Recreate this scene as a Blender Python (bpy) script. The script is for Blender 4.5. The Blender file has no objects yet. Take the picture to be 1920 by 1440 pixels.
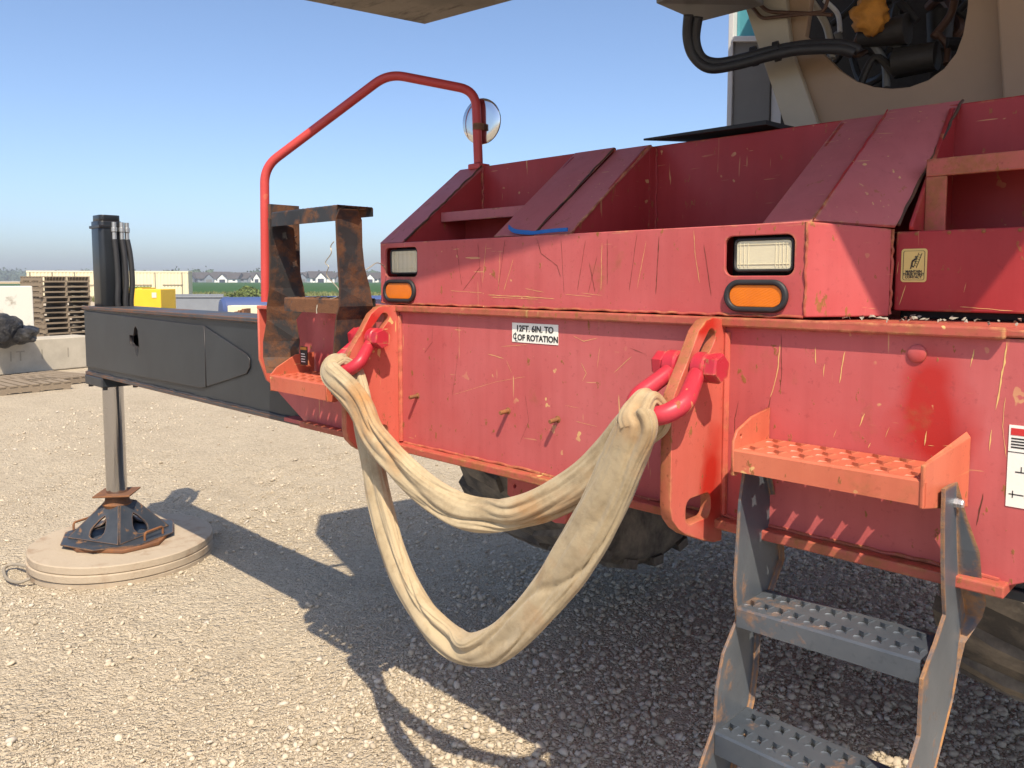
import bpy, bmesh, math, random
import numpy as np
from mathutils import Vector, Matrix, noise

random.seed(7); rng = np.random.default_rng(11)
S = bpy.context.scene
COL = S.collection

# ------------------------------------------------------------------ camera
F_PX, PITCH, HORIZON, EYE = 1495.0, math.radians(4.5), 524.0, 1.70
CPX, CPY = 960.0, HORIZON + F_PX * math.tan(PITCH)
YAW = math.atan2(960 + 567, F_PX / math.cos(PITCH))
fw = Vector((-math.cos(YAW) * math.cos(PITCH), math.sin(YAW) * math.cos(PITCH), -math.sin(PITCH)))
rt = Vector((math.sin(YAW), math.cos(YAW), 0))
up = rt.cross(fw)
EYEP = Vector((0, 0, EYE))
cam_d = bpy.data.cameras.new('camera'); cam = bpy.data.objects.new('camera', cam_d); COL.objects.link(cam)
cam_d.sensor_width = 36; cam_d.lens = 36 * F_PX / 1920
cam_d.shift_y = -(720 - CPY) / 1920
cam_d.clip_start = 0.05; cam_d.clip_end = 6000
m = Matrix((rt, up, -fw)).transposed().to_4x4(); m.translation = EYEP
cam.matrix_world = m
S.camera = cam

# ------------------------------------------------------------------ world, sun, exposure
SUNV = Vector((0.62, -0.46, 1.0)).normalized()          # towards the sun
ELEV = math.asin(SUNV.z)
W = bpy.data.worlds.new('World'); S.world = W; W.use_nodes = True
wn = W.node_tree.nodes; wl = W.node_tree.links
sky = wn.new('ShaderNodeTexSky'); sky.sky_type = 'NISHITA'; sky.sun_disc = False
sky.sun_elevation = ELEV; sky.sun_rotation = math.atan2(SUNV.x, SUNV.y)
sky.altitude = 200; sky.air_density = 0.78; sky.dust_density = 2.0; sky.ozone_density = 3.2
wl.new(sky.outputs[0], wn['Background'].inputs[0]); wn['Background'].inputs[1].default_value = 0.15
sun_d = bpy.data.lights.new('sun', 'SUN'); sun_d.energy = 4.8; sun_d.angle = math.radians(0.55); sun_d.color = (1.0, 0.87, 0.68)
sun = bpy.data.objects.new('sun', sun_d); COL.objects.link(sun); sun.location = (8, -6, 14)
sun.rotation_euler = (-SUNV).to_track_quat('-Z', 'Y').to_euler()
S.view_settings.view_transform = 'Standard'; S.view_settings.look = 'None'
S.view_settings.exposure = 0.5; S.view_settings.gamma = 1.0; S.view_settings.use_curve_mapping = False
S.render.engine = 'CYCLES'
S.cycles.max_bounces = 8; S.cycles.diffuse_bounces = 4; S.cycles.glossy_bounces = 4; S.cycles.transparent_max_bounces = 12

# ------------------------------------------------------------------ measuring helpers
def ray(px, py): return fw + rt * ((px - CPX) / F_PX) - up * ((py - CPY) / F_PX)
def P(px, py, X=None, Y=None, Z=None, D=None):
    """survey a photograph point on a known real plane (or at a known distance)"""
    r = ray(px, py)
    if X is not None: t = X / r.x
    elif Y is not None: t = Y / r.y
    elif Z is not None: t = (Z - EYE) / r.z
    else: t = D
    return EYEP + r * t
def R(d): return math.radians(d)

# ------------------------------------------------------------------ object helpers
def empty(name, loc, label=None, cat=None, group=None, rz=0.0):
    o = bpy.data.objects.new(name, None); COL.objects.link(o)
    o.location = loc; o.rotation_euler = (0, 0, rz); o.empty_display_size = 0.1
    if label: tag(o, label, cat, group)
    return o
def tag(o, label=None, cat=None, group=None, kind=None):
    if label: o['label'] = label
    if cat: o['category'] = cat
    if group: o['group'] = group
    if kind: o['kind'] = kind
    return o
def put(o, parent):
    if parent is None: return
    top = parent
    o.parent = parent
    # meshes carry world coordinates: undo the location of the thing's empty
    if parent.type == 'EMPTY':
        o.matrix_parent_inverse = Matrix.LocRotScale(parent.location, parent.rotation_euler, None).inverted()
def link(name, me, mat, parent=None, smooth=False, bevel=0.0, seg=2, local=False):
    o = bpy.data.objects.new(name, me); COL.objects.link(o)
    if mat is not None and not me.materials: me.materials.append(mat)
    if smooth:
        me.polygons.foreach_set('use_smooth', [True] * len(me.polygons))
        if smooth == 'auto':
            try: me.set_sharp_from_angle(angle=R(38))
            except Exception: pass
    if bevel > 0:
        b = o.modifiers.new('bevel', 'BEVEL'); b.width = bevel; b.segments = seg; b.limit_method = 'ANGLE'; b.angle_limit = R(35)
    if local: o.parent = parent
    else: put(o, parent)
    return o
def mesh(name, v, f):
    me = bpy.data.meshes.new(name); me.from_pydata([tuple(a) for a in v], [], f); me.update(); return me
def from_bm(name, bm):
    bmesh.ops.recalc_face_normals(bm, faces=bm.faces)
    me = bpy.data.meshes.new(name); bm.to_mesh(me); bm.free(); return me

BOXF = [(0, 3, 2, 1), (4, 5, 6, 7), (0, 1, 5, 4), (1, 2, 6, 5), (2, 3, 7, 6), (3, 0, 4, 7)]
def boxv(x0, x1, y0, y1, z0, z1):
    return [(x0, y0, z0), (x1, y0, z0), (x1, y1, z0), (x0, y1, z0), (x0, y0, z1), (x1, y0, z1), (x1, y1, z1), (x0, y1, z1)]
def box(name, x0, x1, y0, y1, z0, z1, mat, parent=None, bevel=0.003, local=False):
    return link(name, mesh(name, boxv(x0, x1, y0, y1, z0, z1), BOXF), mat, parent, bevel=bevel, local=local)
def boxes(name, lst, mat, parent=None, bevel=0.0, local=False):
    v = []; f = []
    for b in lst:
        k = len(v); v += boxv(*b); f += [tuple(i + k for i in q) for q in BOXF]
    return link(name, mesh(name, v, f), mat, parent, bevel=bevel, local=local)
def obox(name, c, ax, hx, ay, hy, az, hz, mat, parent=None, bevel=0.003, local=False):
    """box with own axes"""
    c = Vector(c); ax, ay, az = Vector(ax).normalized(), Vector(ay).normalized(), Vector(az).normalized()
    v = [c + ax * hx * sx + ay * hy * sy + az * hz * sz for sz in (-1, 1) for sx, sy in ((-1, -1), (1, -1), (1, 1), (-1, 1))]
    bm = bmesh.new(); vv = [bm.verts.new(p) for p in v]
    for q in BOXF: bm.faces.new([vv[i] for i in q])
    return link(name, from_bm(name, bm), mat, parent, bevel=bevel, local=local)
def hexa(name, pts, mat, parent=None, bevel=0.003):
    """8 corner points: bottom ring then top ring"""
    bm = bmesh.new(); vv = [bm.verts.new(p) for p in pts]
    for q in BOXF: bm.faces.new([vv[i] for i in q])
    return link(name, from_bm(name, bm), mat, parent, bevel=bevel)

def rrect(u0, u1, v0, v1, r, n=6):
    pts = []
    for cx, cy, a0 in ((u1 - r, v0 + r, -90), (u1 - r, v1 - r, 0), (u0 + r, v1 - r, 90), (u0 + r, v0 + r, 180)):
        for i in range(n + 1):
            a = R(a0 + 90 * i / n); pts.append((cx + r * math.cos(a), cy + r * math.sin(a)))
    return pts
def circ(cu, cv, r, n=24, rv=None):
    rv = rv or r
    return [(cu + r * math.cos(2 * math.pi * i / n), cv + rv * math.sin(2 * math.pi * i / n)) for i in range(n)]
def slot(a, b, r, n=8):
    a = Vector(a); b = Vector(b); d = (b - a).normalized(); ang = math.atan2(d.y, d.x); pts = []
    for i in range(n + 1):
        t = ang - math.pi / 2 + math.pi * i / n; pts.append((b.x + r * math.cos(t), b.y + r * math.sin(t)))
    for i in range(n + 1):
        t = ang + math.pi / 2 + math.pi * i / n; pts.append((a.x + r * math.cos(t), a.y + r * math.sin(t)))
    return pts
def plate_mesh(name, loops, axis, pos, thick, bevel=0.002):
    """flat plate with holes; loops in the plane's own two coordinates, thickness centred on pos + thick/2"""
    cu = bpy.data.curves.new(name, 'CURVE'); cu.dimensions = '2D'; cu.fill_mode = 'BOTH'
    cu.extrude = max(thick / 2 - bevel, 1e-4); cu.bevel_depth = bevel; cu.bevel_resolution = 1; cu.offset = -bevel
    for lp in loops:
        sp = cu.splines.new('POLY'); sp.points.add(len(lp) - 1); sp.use_cyclic_u = True
        for p_, q in zip(sp.points, lp): p_.co = (q[0], q[1], 0, 1)
    ob = bpy.data.objects.new('tmp', cu); COL.objects.link(ob)
    dg = bpy.context.evaluated_depsgraph_get(); dg.update()
    me = bpy.data.meshes.new_from_object(ob.evaluated_get(dg)); bpy.data.objects.remove(ob); bpy.data.curves.remove(cu)
    c = pos + thick / 2
    M = {'X': Matrix(((0, 0, 1, c), (1, 0, 0, 0), (0, 1, 0, 0), (0, 0, 0, 1))),
         'Y': Matrix(((1, 0, 0, 0), (0, 0, -1, c), (0, 1, 0, 0), (0, 0, 0, 1))),
         'Z': Matrix(((1, 0, 0, 0), (0, 1, 0, 0), (0, 0, 1, c), (0, 0, 0, 1)))}[axis]
    me.transform(M); me.name = name; me.materials.clear()
    bm = bmesh.new(); bm.from_mesh(me); bmesh.ops.remove_doubles(bm, verts=bm.verts, dist=1e-5); bmesh.ops.recalc_face_normals(bm, faces=bm.faces)
    bm.to_mesh(me); bm.free()
    return me
def plate(name, loops, axis, pos, thick, mat, parent=None, bevel=0.002):
    return link(name, plate_mesh(name, loops, axis, pos, thick, bevel), mat, parent)
def smooth_path(pts, n=8, closed=False):
    pts = [Vector(p) for p in pts]; out = []; N = len(pts)
    rngi = range(N if closed else N - 1)
    for i in rngi:
        g = (lambda k: pts[k % N]) if closed else (lambda k: pts[min(max(k, 0), N - 1)])
        a, b, c, d = g(i - 1), g(i), g(i + 1), g(i + 2)
        for k in range(n):
            t = k / n
            out.append(0.5 * ((2 * b) + (c - a) * t + (2 * a - 5 * b + 4 * c - d) * t * t + (3 * b - a - 3 * c + d) * t ** 3))
    if not closed: out.append(pts[-1])
    return out
def frames(path, closed=False, n0=None):
    N = len(path); T = []
    for i in range(N):
        a = path[i - 1] if (i > 0 or closed) else path[i]; b = path[(i + 1) % N] if (i < N - 1 or closed) else path[i]
        T.append((b - a).normalized())
    n = n0 or (Vector((0, 0, 1)) if abs(T[0].z) < 0.9 else Vector((1, 0, 0)))
    n = (n - T[0] * n.dot(T[0])).normalized(); Ns = [n]
    for i in range(1, N):
        n = Ns[-1]; n = n - T[i] * n.dot(T[i]); Ns.append(n.normalized())
    return T, Ns
def tube_mesh(name, path, r, seg=12, closed=False, rfun=None):
    path = [Vector(p) for p in path]; T, Ns = frames(path, closed); v = []; f = []; N = len(path)
    for i, p_ in enumerate(path):
        b = T[i].cross(Ns[i]); rr = rfun(i / (N - 1)) * r if rfun else r
        for k in range(seg):
            a = 2 * math.pi * k / seg; v.append(p_ + (Ns[i] * math.cos(a) + b * math.sin(a)) * rr)
    for i in range(N if closed else N - 1):
        j = (i + 1) % N
        for k in range(seg):
            k2 = (k + 1) % seg; f.append((i * seg + k, i * seg + k2, j * seg + k2, j * seg + k))
    if not closed: f.append(tuple(range(seg))[::-1]); f.append(tuple((N - 1) * seg + k for k in range(seg)))
    me = mesh(name, v, f); bm = bmesh.new(); bm.from_mesh(me); bmesh.ops.recalc_face_normals(bm, faces=bm.faces); bm.to_mesh(me); bm.free()
    return me
def tube(name, path, r, mat, parent=None, seg=12, closed=False, rfun=None):
    return link(name, tube_mesh(name, path, r, seg, closed, rfun), mat, parent, smooth='auto')
def two_tone(me, mat_face, mat_edge, axis):
    me.materials.clear(); me.materials.append(mat_face); me.materials.append(mat_edge)
    for p_ in me.polygons: p_.material_index = 0 if abs(p_.normal[axis]) > .8 else 1
def lathe_mesh(name, prof, c, axis='Z', n=40, cap=True):
    """prof: list of (radius, offset along axis)"""
    c = Vector(c); v = []; f = []
    A, B, Cc = {'Z': (Vector((1, 0, 0)), Vector((0, 1, 0)), Vector((0, 0, 1))), 'X': (Vector((0, 1, 0)), Vector((0, 0, 1)), Vector((1, 0, 0))),
                'Y': (Vector((0, 0, 1)), Vector((1, 0, 0)), Vector((0, 1, 0)))}[axis] if isinstance(axis, str) else axis
    for r, h in prof:
        for k in range(n):
            a = 2 * math.pi * k / n; v.append(c + Cc * h + (A * math.cos(a) + B * math.sin(a)) * r)
    for i in range(len(prof) - 1):
        for k in range(n):
            k2 = (k + 1) % n; f.append((i * n + k, i * n + k2, (i + 1) * n + k2, (i + 1) * n + k))
    if cap: f.append(tuple(range(n))[::-1]); f.append(tuple((len(prof) - 1) * n + k for k in range(n)))
    me = mesh(name, v, f); bm = bmesh.new(); bm.from_mesh(me); bmesh.ops.recalc_face_normals(bm, faces=bm.faces); bm.to_mesh(me); bm.free()
    return me
def lathe(name, prof, c, mat, parent=None, axis='Z', n=40, cap=True, smooth='auto'):
    return link(name, lathe_mesh(name, prof, c, axis, n, cap), mat, parent, smooth=smooth)
def text(name, s, size, origin, u, v, mat, parent=None, align='LEFT', sx=1.0, bold=0.0):
    cu = bpy.data.curves.new(name, 'FONT'); cu.body = s; cu.size = size; cu.align_x = align; cu.extrude = 0.0003; cu.offset = bold
    ob = bpy.data.objects.new('tmp', cu); COL.objects.link(ob)
    dg = bpy.context.evaluated_depsgraph_get(); dg.update()
    me = bpy.data.meshes.new_from_object(ob.evaluated_get(dg)); bpy.data.objects.remove(ob); bpy.data.curves.remove(cu)
    u = Vector(u).normalized(); v = Vector(v).normalized(); w = u.cross(v)
    M = Matrix((u * sx, v, w)).transposed().to_4x4(); M.translation = Vector(origin); me.transform(M); me.materials.clear()
    return link(name, me, mat, parent)

# ------------------------------------------------------------------ materials
class NT:
    def __init__(s, name):
        s.m = bpy.data.materials.new(name); s.m.use_nodes = True; s.n = s.m.node_tree.nodes; s.l = s.m.node_tree.links
        s.b = s.n['Principled BSDF']; s.out = s.n['Material Output']; s._tc = None
    def lk(s, a, b): s.l.new(a, b)
    def co(s):
        if s._tc is None: s._tc = s.n.new('ShaderNodeTexCoord').outputs['Object']
        return s._tc
    def mapped(s, scale=(1, 1, 1), rot=(0, 0, 0), loc=(0, 0, 0), src=None):
        k = s.n.new('ShaderNodeMapping'); k.inputs['Scale'].default_value = scale; k.inputs['Rotation'].default_value = rot; k.inputs['Location'].default_value = loc
        s.lk(src or s.co(), k.inputs['Vector']); return k.outputs[0]
    def noise(s, scale, detail=4, rough=0.55, vec=None, dist=0.0):
        k = s.n.new('ShaderNodeTexNoise'); k.inputs['Scale'].default_value = scale; k.inputs['Detail'].default_value = detail
        k.inputs['Roughness'].default_value = rough; k.inputs['Distortion'].default_value = dist
        s.lk(vec or s.co(), k.inputs['Vector']); return k.outputs['Fac']
    def voro(s, scale, vec=None, feat='F1', out='Distance', rand=1.0):
        k = s.n.new('ShaderNodeTexVoronoi'); k.feature = feat; k.inputs['Scale'].default_value = scale; k.inputs['Randomness'].default_value = rand
        s.lk(vec or s.co(), k.inputs['Vector']); return k.outputs[out]
    def ramp(s, fac, stops):
        k = s.n.new('ShaderNodeValToRGB'); e = k.color_ramp.elements
        while len(e) < len(stops): e.new(0.5)
        for a, (p_, c) in zip(e, stops):
            a.position = p_; a.color = (c, c, c, 1) if isinstance(c, (int, float)) else (*c, 1)
        s.lk(fac, k.inputs[0]); return k.outputs[0]
    def thr(s, fac, a, b): return s.ramp(fac, [(a, 0.0), (b, 1.0)])
    def mix(s, fac, a, b, mode='MIX'):
        k = s.n.new('ShaderNodeMix'); k.data_type = 'RGBA'; k.blend_type = mode
        for j, (val, sock) in enumerate(((fac, k.inputs[0]), (a, k.inputs[6]), (b, k.inputs[7]))):
            if isinstance(val, bpy.types.NodeSocket): s.lk(val, sock)
            elif isinstance(val, (int, float)): sock.default_value = val if j == 0 else (val, val, val, 1)
            else: sock.default_value = (*val, 1)
        return k.outputs[2]
    def math(s, op, a, b=0.0, clamp=False):
        k = s.n.new('ShaderNodeMath'); k.operation = op; k.use_clamp = clamp
        for val, sock in ((a, k.inputs[0]), (b, k.inputs[1])):
            if isinstance(val, (int, float)): sock.default_value = val
            else: s.lk(val, sock)
        return k.outputs[0]
    def mul(s, a, b): return s.math('MULTIPLY', a, b, True)
    def edge(s, r=0.006):
        bv = s.n.new('ShaderNodeBevel'); bv.samples = 4; bv.inputs['Radius'].default_value = r
        g = s.n.new('ShaderNodeNewGeometry'); d = s.n.new('ShaderNodeVectorMath'); d.operation = 'DOT_PRODUCT'
        s.lk(bv.outputs[0], d.inputs[0]); s.lk(g.outputs['Normal'], d.inputs[1])
        return s.math('SUBTRACT', 1.0, d.outputs['Value'], True)
    def island(s):
        g = s.n.new('ShaderNodeNewGeometry'); return g.outputs['Random Per Island']
    def bump(s, h, strength=0.3, dist=0.01, normal=None):
        k = s.n.new('ShaderNodeBump'); k.inputs['Strength'].default_value = strength; k.inputs['Distance'].default_value = dist
        s.lk(h, k.inputs['Height'])
        if normal is not None: s.lk(normal, k.inputs['Normal'])
        s.lk(k.outputs[0], s.b.inputs['Normal']); return k.outputs[0]
    def set(s, col=None, rough=None, metal=None, spec=None, coat=None):
        for nm, val in (('Base Color', col), ('Roughness', rough), ('Metallic', metal), ('Specular IOR Level', spec), ('Coat Weight', coat)):
            if val is None: continue
            sk = s.b.inputs[nm]
            if isinstance(val, (int, float)): sk.default_value = val
            elif isinstance(val, tuple): sk.default_value = (*val, 1)
            else: s.lk(val, sk)
        return s.m

RUST = (0.16, 0.062, 0.024); RUSTL = (0.36, 0.15, 0.05); TAN = (0.62, 0.42, 0.17)
def paint(name, base, faded, worn=1.0, rust=1.0, edge=1.0, rough=0.42, primer=TAN, patch=None, blot=(0.61, 0.72)):
    t = NT(name)
    fade = t.thr(t.noise(1.7, 5, 0.6), 0.38, 0.66)
    col = t.mix(fade, base, faded)
    streak = t.thr(t.noise(2.0, 4, 0.6, t.mapped((14, 14, 0.8))), 0.45, 0.8)
    col = t.mix(t.mul(streak, 0.35), col, tuple(c * 0.72 for c in base))
    if patch:                                             # touched-up spots of fresh paint
        for (cx, cy, cz, r, c2) in patch:
            g = t.n.new('ShaderNodeTexGradient'); g.gradient_type = 'SPHERICAL'
            wob = t.n.new('ShaderNodeVectorMath'); wob.operation = 'ADD'
            nz = t.n.new('ShaderNodeTexNoise'); nz.inputs['Scale'].default_value = 9; t.lk(t.co(), nz.inputs['Vector'])
            sc = t.n.new('ShaderNodeVectorMath'); sc.operation = 'SCALE'; sc.inputs['Scale'].default_value = 0.09; t.lk(nz.outputs['Color'], sc.inputs[0])
            t.lk(t.co(), wob.inputs[0]); t.lk(sc.outputs[0], wob.inputs[1])
            mp = t.mapped((1 / r[0], 1 / r[1], 1 / r[2]), loc=(-(cx + .045) / r[0], -(cy + .045) / r[1], -(cz + .045) / r[2]), src=wob.outputs[0])
            t.lk(mp, g.inputs[0])
            col = t.mix(t.thr(g.outputs['Fac'], 0.05, 0.55), col, c2)
    # fine grime speckle
    sp = t.thr(t.noise(70, 3, 0.7), 0.60, 0.72)
    col = t.mix(t.mul(sp, 0.30 * worn), col, tuple(c * 0.45 for c in base))
    # scratches through to primer, mostly upright and shallow slanting
    area = t.thr(t.noise(3.1, 3, 0.6, t.mapped(loc=(3, 7, 1))), 0.47, 0.62)
    s1 = t.thr(t.noise(1.0, 2, 0.4, t.mapped((95, 95, 6.0), rot=(0, 0.10, 0), loc=(2, 3, 4))), 0.715, 0.735)
    s2 = t.thr(t.noise(1.0, 2, 0.4, t.mapped((9, 9, 120), rot=(0, 0.16, 0))), 0.725, 0.745)
    s3 = t.thr(t.noise(26, 2, 0.5), 0.715, 0.73)
    chips = t.math('MAXIMUM', t.math('MAXIMUM', t.mul(s1, area), t.mul(s2, area)), t.mul(s3, area))
    col = t.mix(t.mul(chips, 0.9 * worn), col, primer)
    # rust specks and blooms
    r1 = t.thr(t.noise(38, 4, 0.65, t.mapped((1, 1, 0.5), loc=(9, 1, 5))), 0.645, 0.675)
    r2 = t.mul(t.thr(t.noise(4.2, 5, 0.65, t.mapped(loc=(4, 8, 2))), blot[0], blot[1]), t.thr(t.noise(28, 4, 0.7), 0.40, 0.6))
    rs = t.mul(t.math('MAXIMUM', r1, t.mul(r2, 0.75)), rust)
    col = t.mix(rs, col, t.mix(t.noise(60, 3), RUST, RUSTL))
    if edge > 0:
        e = t.mul(t.thr(t.edge(0.010), 0.008, 0.07), t.thr(t.noise(9, 6, 0.75), 0.57 - 0.055 * edge, 0.64))
        col = t.mix(t.mul(e, min(edge, 1.0)), col, t.mix(t.thr(t.noise(45, 4), 0.42, 0.6), RUST, t.mix(0.45, RUSTL, primer)))
        rs = t.math('MAXIMUM', rs, e)
    ro = t.mix(rs, t.ramp(t.noise(6, 3), [(0.3, rough - 0.06), (0.7, rough + 0.12)]), 0.85)
    h = t.math('ADD', t.math('MULTIPLY', t.noise(90, 3), 0.15), t.math('ADD', t.math('MULTIPLY', t.noise(3.5, 2), 1.6), t.math('MULTIPLY', rs, 0.25)))
    t.bump(h, 0.35, 0.004)
    return t.set(col, ro, 0.0, 0.35)
REDP = [(P(1745, 770, Y=1.55).x, 1.55, P(1745, 770, Y=1.55).z - .01, (0.085, 0.2, 0.15), (0.40, 0.022, 0.018)), (-0.875, 1.50, 1.27, (0.05, .06, 0.14), (0.45, .025, .015)),
        (-0.875, 1.47, 1.61, (0.06, .09, 0.05), (0.45, .025, .015)), (-2.02, 1.44, 1.56, (0.06, .10, 0.09), (0.45, .025, .02))]
M = {}
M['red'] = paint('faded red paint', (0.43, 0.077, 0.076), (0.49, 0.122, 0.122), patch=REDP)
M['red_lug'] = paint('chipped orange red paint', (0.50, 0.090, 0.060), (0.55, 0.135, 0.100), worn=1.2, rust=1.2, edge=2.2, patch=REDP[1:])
M['red_hood'] = paint('shade-deepened maroon red paint', (0.29, 0.018, 0.020), (0.35, 0.038, 0.040), worn=0.7, rust=0.7, edge=1.3)  # deeper copy of the red: recess shade is put into the colour
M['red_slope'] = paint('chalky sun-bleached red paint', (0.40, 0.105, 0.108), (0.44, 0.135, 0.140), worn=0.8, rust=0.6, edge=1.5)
M['red_step'] = paint('worn orange red step paint', (0.46, 0.10, 0.055), (0.52, 0.15, 0.085), worn=1.3, rust=1.2, edge=2.0)
M['red_rail'] = paint('red rail paint', (0.46, 0.045, 0.042), (0.52, 0.070, 0.062), worn=0.2, rust=0.25, edge=0, rough=0.4)
M['lug_edge'] = paint('rusted flame-cut edge', (0.34, 0.075, 0.045), (0.46, 0.14, 0.08), worn=3.0, rust=1.0, edge=1.5, blot=(0.36, 0.50))
M['red_trim'] = paint('rusty red trim', (0.38, 0.072, 0.052), (0.44, 0.11, 0.08), worn=2.0, rust=1.0, edge=2.2, blot=(0.42, 0.56))

def steel(name, base, other, rustamt=0.5, metal=0.35, rough=0.45, rustcol=(RUST, RUSTL), scale=3.0, blot=(0.5, 0.62), edgew=None):
    t = NT(name)
    col = t.mix(t.thr(t.noise(scale, 5, 0.6), 0.35, 0.65), base, other)
    rm = t.thr(t.noise(scale * 1.7, 6, 0.68, t.mapped(loc=(5, 2, 8))), blot[0], blot[1])
    e = t.mul(t.thr(t.edge(0.010), 0.008, 0.09), t.thr(t.noise(22, 4, 0.7), 0.3, 0.55))
    rm = t.mul(t.math('MAXIMUM', t.math('MULTIPLY', rm, rustamt), t.math('MULTIPLY', e, edgew if edgew is not None else min(1.0, rustamt * 2 + 0.2))), 1.0)
    col = t.mix(rm, col, t.mix(t.noise(35, 5, 0.7), rustcol[0], rustcol[1]))
    col = t.mix(t.mul(t.thr(t.noise(80, 3), 0.6, 0.7), 0.25), col, tuple(c * 0.4 for c in base))
    t.bump(t.math('ADD', t.math('MULTIPLY', t.noise(110, 4, 0.7), t.math('ADD', rm, 0.12)), t.math('MULTIPLY', t.noise(4, 2), 1.2)), 0.4, 0.004)
    return t.set(col, t.mix(rm, rough, 0.9), t.math('SUBTRACT', metal, t.math('MULTIPLY', rm, metal)), 0.4)
M['charcoal'] = steel('charcoal outrigger paint', (0.017, 0.021, 0.027), (0.026, 0.032, 0.039), 0.04, 0.0, 0.40, blot=(0.66, 0.76), edgew=0.10)
M['charcoal_edge'] = steel('charcoal flange paint rubbed to rust', (0.040, 0.043, 0.048), (0.055, 0.058, 0.064), 0.5, 0.0, 0.5, blot=(0.52, 0.66))
M['ladder_steel'] = steel('bare grey ladder steel', (0.066, 0.080, 0.100), (0.110, 0.125, 0.145), 0.65, 0.2, 0.42, rustcol=((0.20, 0.085, 0.035), (0.46, 0.24, 0.09)), scale=5.0, blot=(0.56, 0.66))
M['ladder_rust'] = steel('rusty black ladder paint', (0.016, 0.016, 0.018), (0.032, 0.033, 0.035), 0.97, 0.0, 0.55, rustcol=((0.075, 0.034, 0.018), (0.155, 0.066, 0.030)), scale=5.0, blot=(0.45, 0.58))
M['ladder_tread'] = steel('grey grip tread steel', (0.060, 0.074, 0.094), (0.105, 0.120, 0.140), 0.7, 0.25, 0.38, rustcol=((0.20, 0.085, 0.035), (0.46, 0.24, 0.09)), scale=4.0, blot=(0.56, 0.66), edgew=0.0)
M['rust_tread'] = steel('rusty black grip tread', (0.016, 0.016, 0.018), (0.032, 0.033, 0.035), 0.95, 0.0, 0.55, rustcol=((0.105, 0.045, 0.022), (0.20, 0.085, 0.036)), scale=5.0, blot=(0.44, 0.55), edgew=0.0)
M['red_tread'] = paint('worn orange red tread paint', (0.46, 0.10, 0.055), (0.52, 0.15, 0.085), worn=1.3, rust=1.0, edge=0, blot=(0.55, 0.66))
M['rust'] = steel('brown rust', (0.13, 0.06, 0.03), (0.18, 0.085, 0.045), 0.8, 0.1, 0.8)
M['bright_bolt'] = steel('zinc bolt', (0.62, 0.63, 0.65), (0.55, 0.55, 0.57), 0.05, 0.8, 0.3)
M['blue_float'] = steel('chipped blue black float paint', (0.030, 0.036, 0.046), (0.046, 0.052, 0.062), 0.75, 0.0, 0.5, rustcol=(RUST, (0.34, 0.19, 0.08)), scale=9, blot=(0.58, 0.66))
M['jack_black'] = steel('gloss black jack paint', (0.011, 0.013, 0.016), (0.018, 0.021, 0.025), 0.06, 0.0, 0.3, blot=(0.66, 0.76), edgew=0.12)
t = NT('chrome rod'); M['chrome'] = t.set((0.50, 0.50, 0.52), 0.13, 1.0)
t = NT('mirror glass'); M['mirror'] = t.set((0.68, 0.70, 0.72), 0.08, 1.0)
def simple(name, c, rough=0.6, metal=0.0, var=0.15, scale=20, bump=0.1, spec=0.4):
    t = NT(name); col = t.mix(t.noise(scale, 5, 0.65), tuple(max(0, x * (1 - var)) for x in c), tuple(min(1, x * (1 + var)) for x in c))
    t.bump(t.noise(scale * 5, 4, 0.7), bump, 0.003); return t.set(col, rough, metal, spec)
M['rubber'] = simple('black rubber', (0.022, 0.022, 0.024), 0.55, var=0.3)
M['hose'] = simple('black hose', (0.028, 0.028, 0.03), 0.5, var=0.3, scale=40)
M['black'] = simple('matt black', (0.012, 0.012, 0.013), 0.6)
M['fitting'] = simple('zinc fitting', (0.42, 0.43, 0.43), 0.38, 0.7)
M['shackle'] = paint('worn crimson shackle paint', (0.40, 0.018, 0.034), (0.46, 0.036, 0.055), worn=0.5, rust=0.8, edge=1.0, rough=0.32)
M['sticker_white'] = simple('white sticker', (0.78, 0.77, 0.70), 0.45, var=0.06, scale=30)
M['sticker_yellow'] = simple('yellow sticker', (0.62, 0.52, 0.17), 0.45, var=0.08, scale=30)
M['ink'] = simple('black ink', (0.02, 0.02, 0.02), 0.5)
M['ink_red'] = simple('red ink', (0.5, 0.03, 0.03), 0.5)
M['tan'] = simple('tan turret paint', (0.35, 0.245, 0.16), 0.5, var=0.14, scale=4)
M['cream'] = simple('cream turret paint', (0.42, 0.38, 0.30), 0.5, var=0.2, scale=5)
M['cab_grey'] = simple('cab grey panel', (0.17, 0.17, 0.165), 0.45, var=0.1)
M['cab_white'] = simple('cab white panel', (0.62, 0.64, 0.66), 0.4, var=0.05)
M['cab_glass'] = simple('cab teal glass', (0.10, 0.36, 0.44), 0.08, var=0.05, bump=0.0, spec=0.6)
M['orange_valve'] = simple('ochre dirty casting', (0.50, 0.22, 0.035), 0.7, var=0.5, scale=25, bump=0.5)
M['engine'] = simple('oily dark machinery', (0.030, 0.026, 0.023), 0.55, var=0.6, scale=12, bump=0.5)
M['copper'] = simple('brown pipe', (0.085, 0.042, 0.026), 0.5, var=0.3)
M['blue_strap'] = simple('bright blue strap', (0.015, 0.13, 0.42), 0.6, var=0.2)
M['wire'] = simple('galvanised wire', (0.42, 0.38, 0.30), 0.5, 0.4)
M['scratch_tan'] = simple('bare primer scratch', (0.66, 0.43, 0.16), 0.75, var=0.25, scale=60)
M['scratch_dark'] = simple('rusted scratch', (0.11, 0.04, 0.02), 0.85, var=0.4, scale=60)
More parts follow.
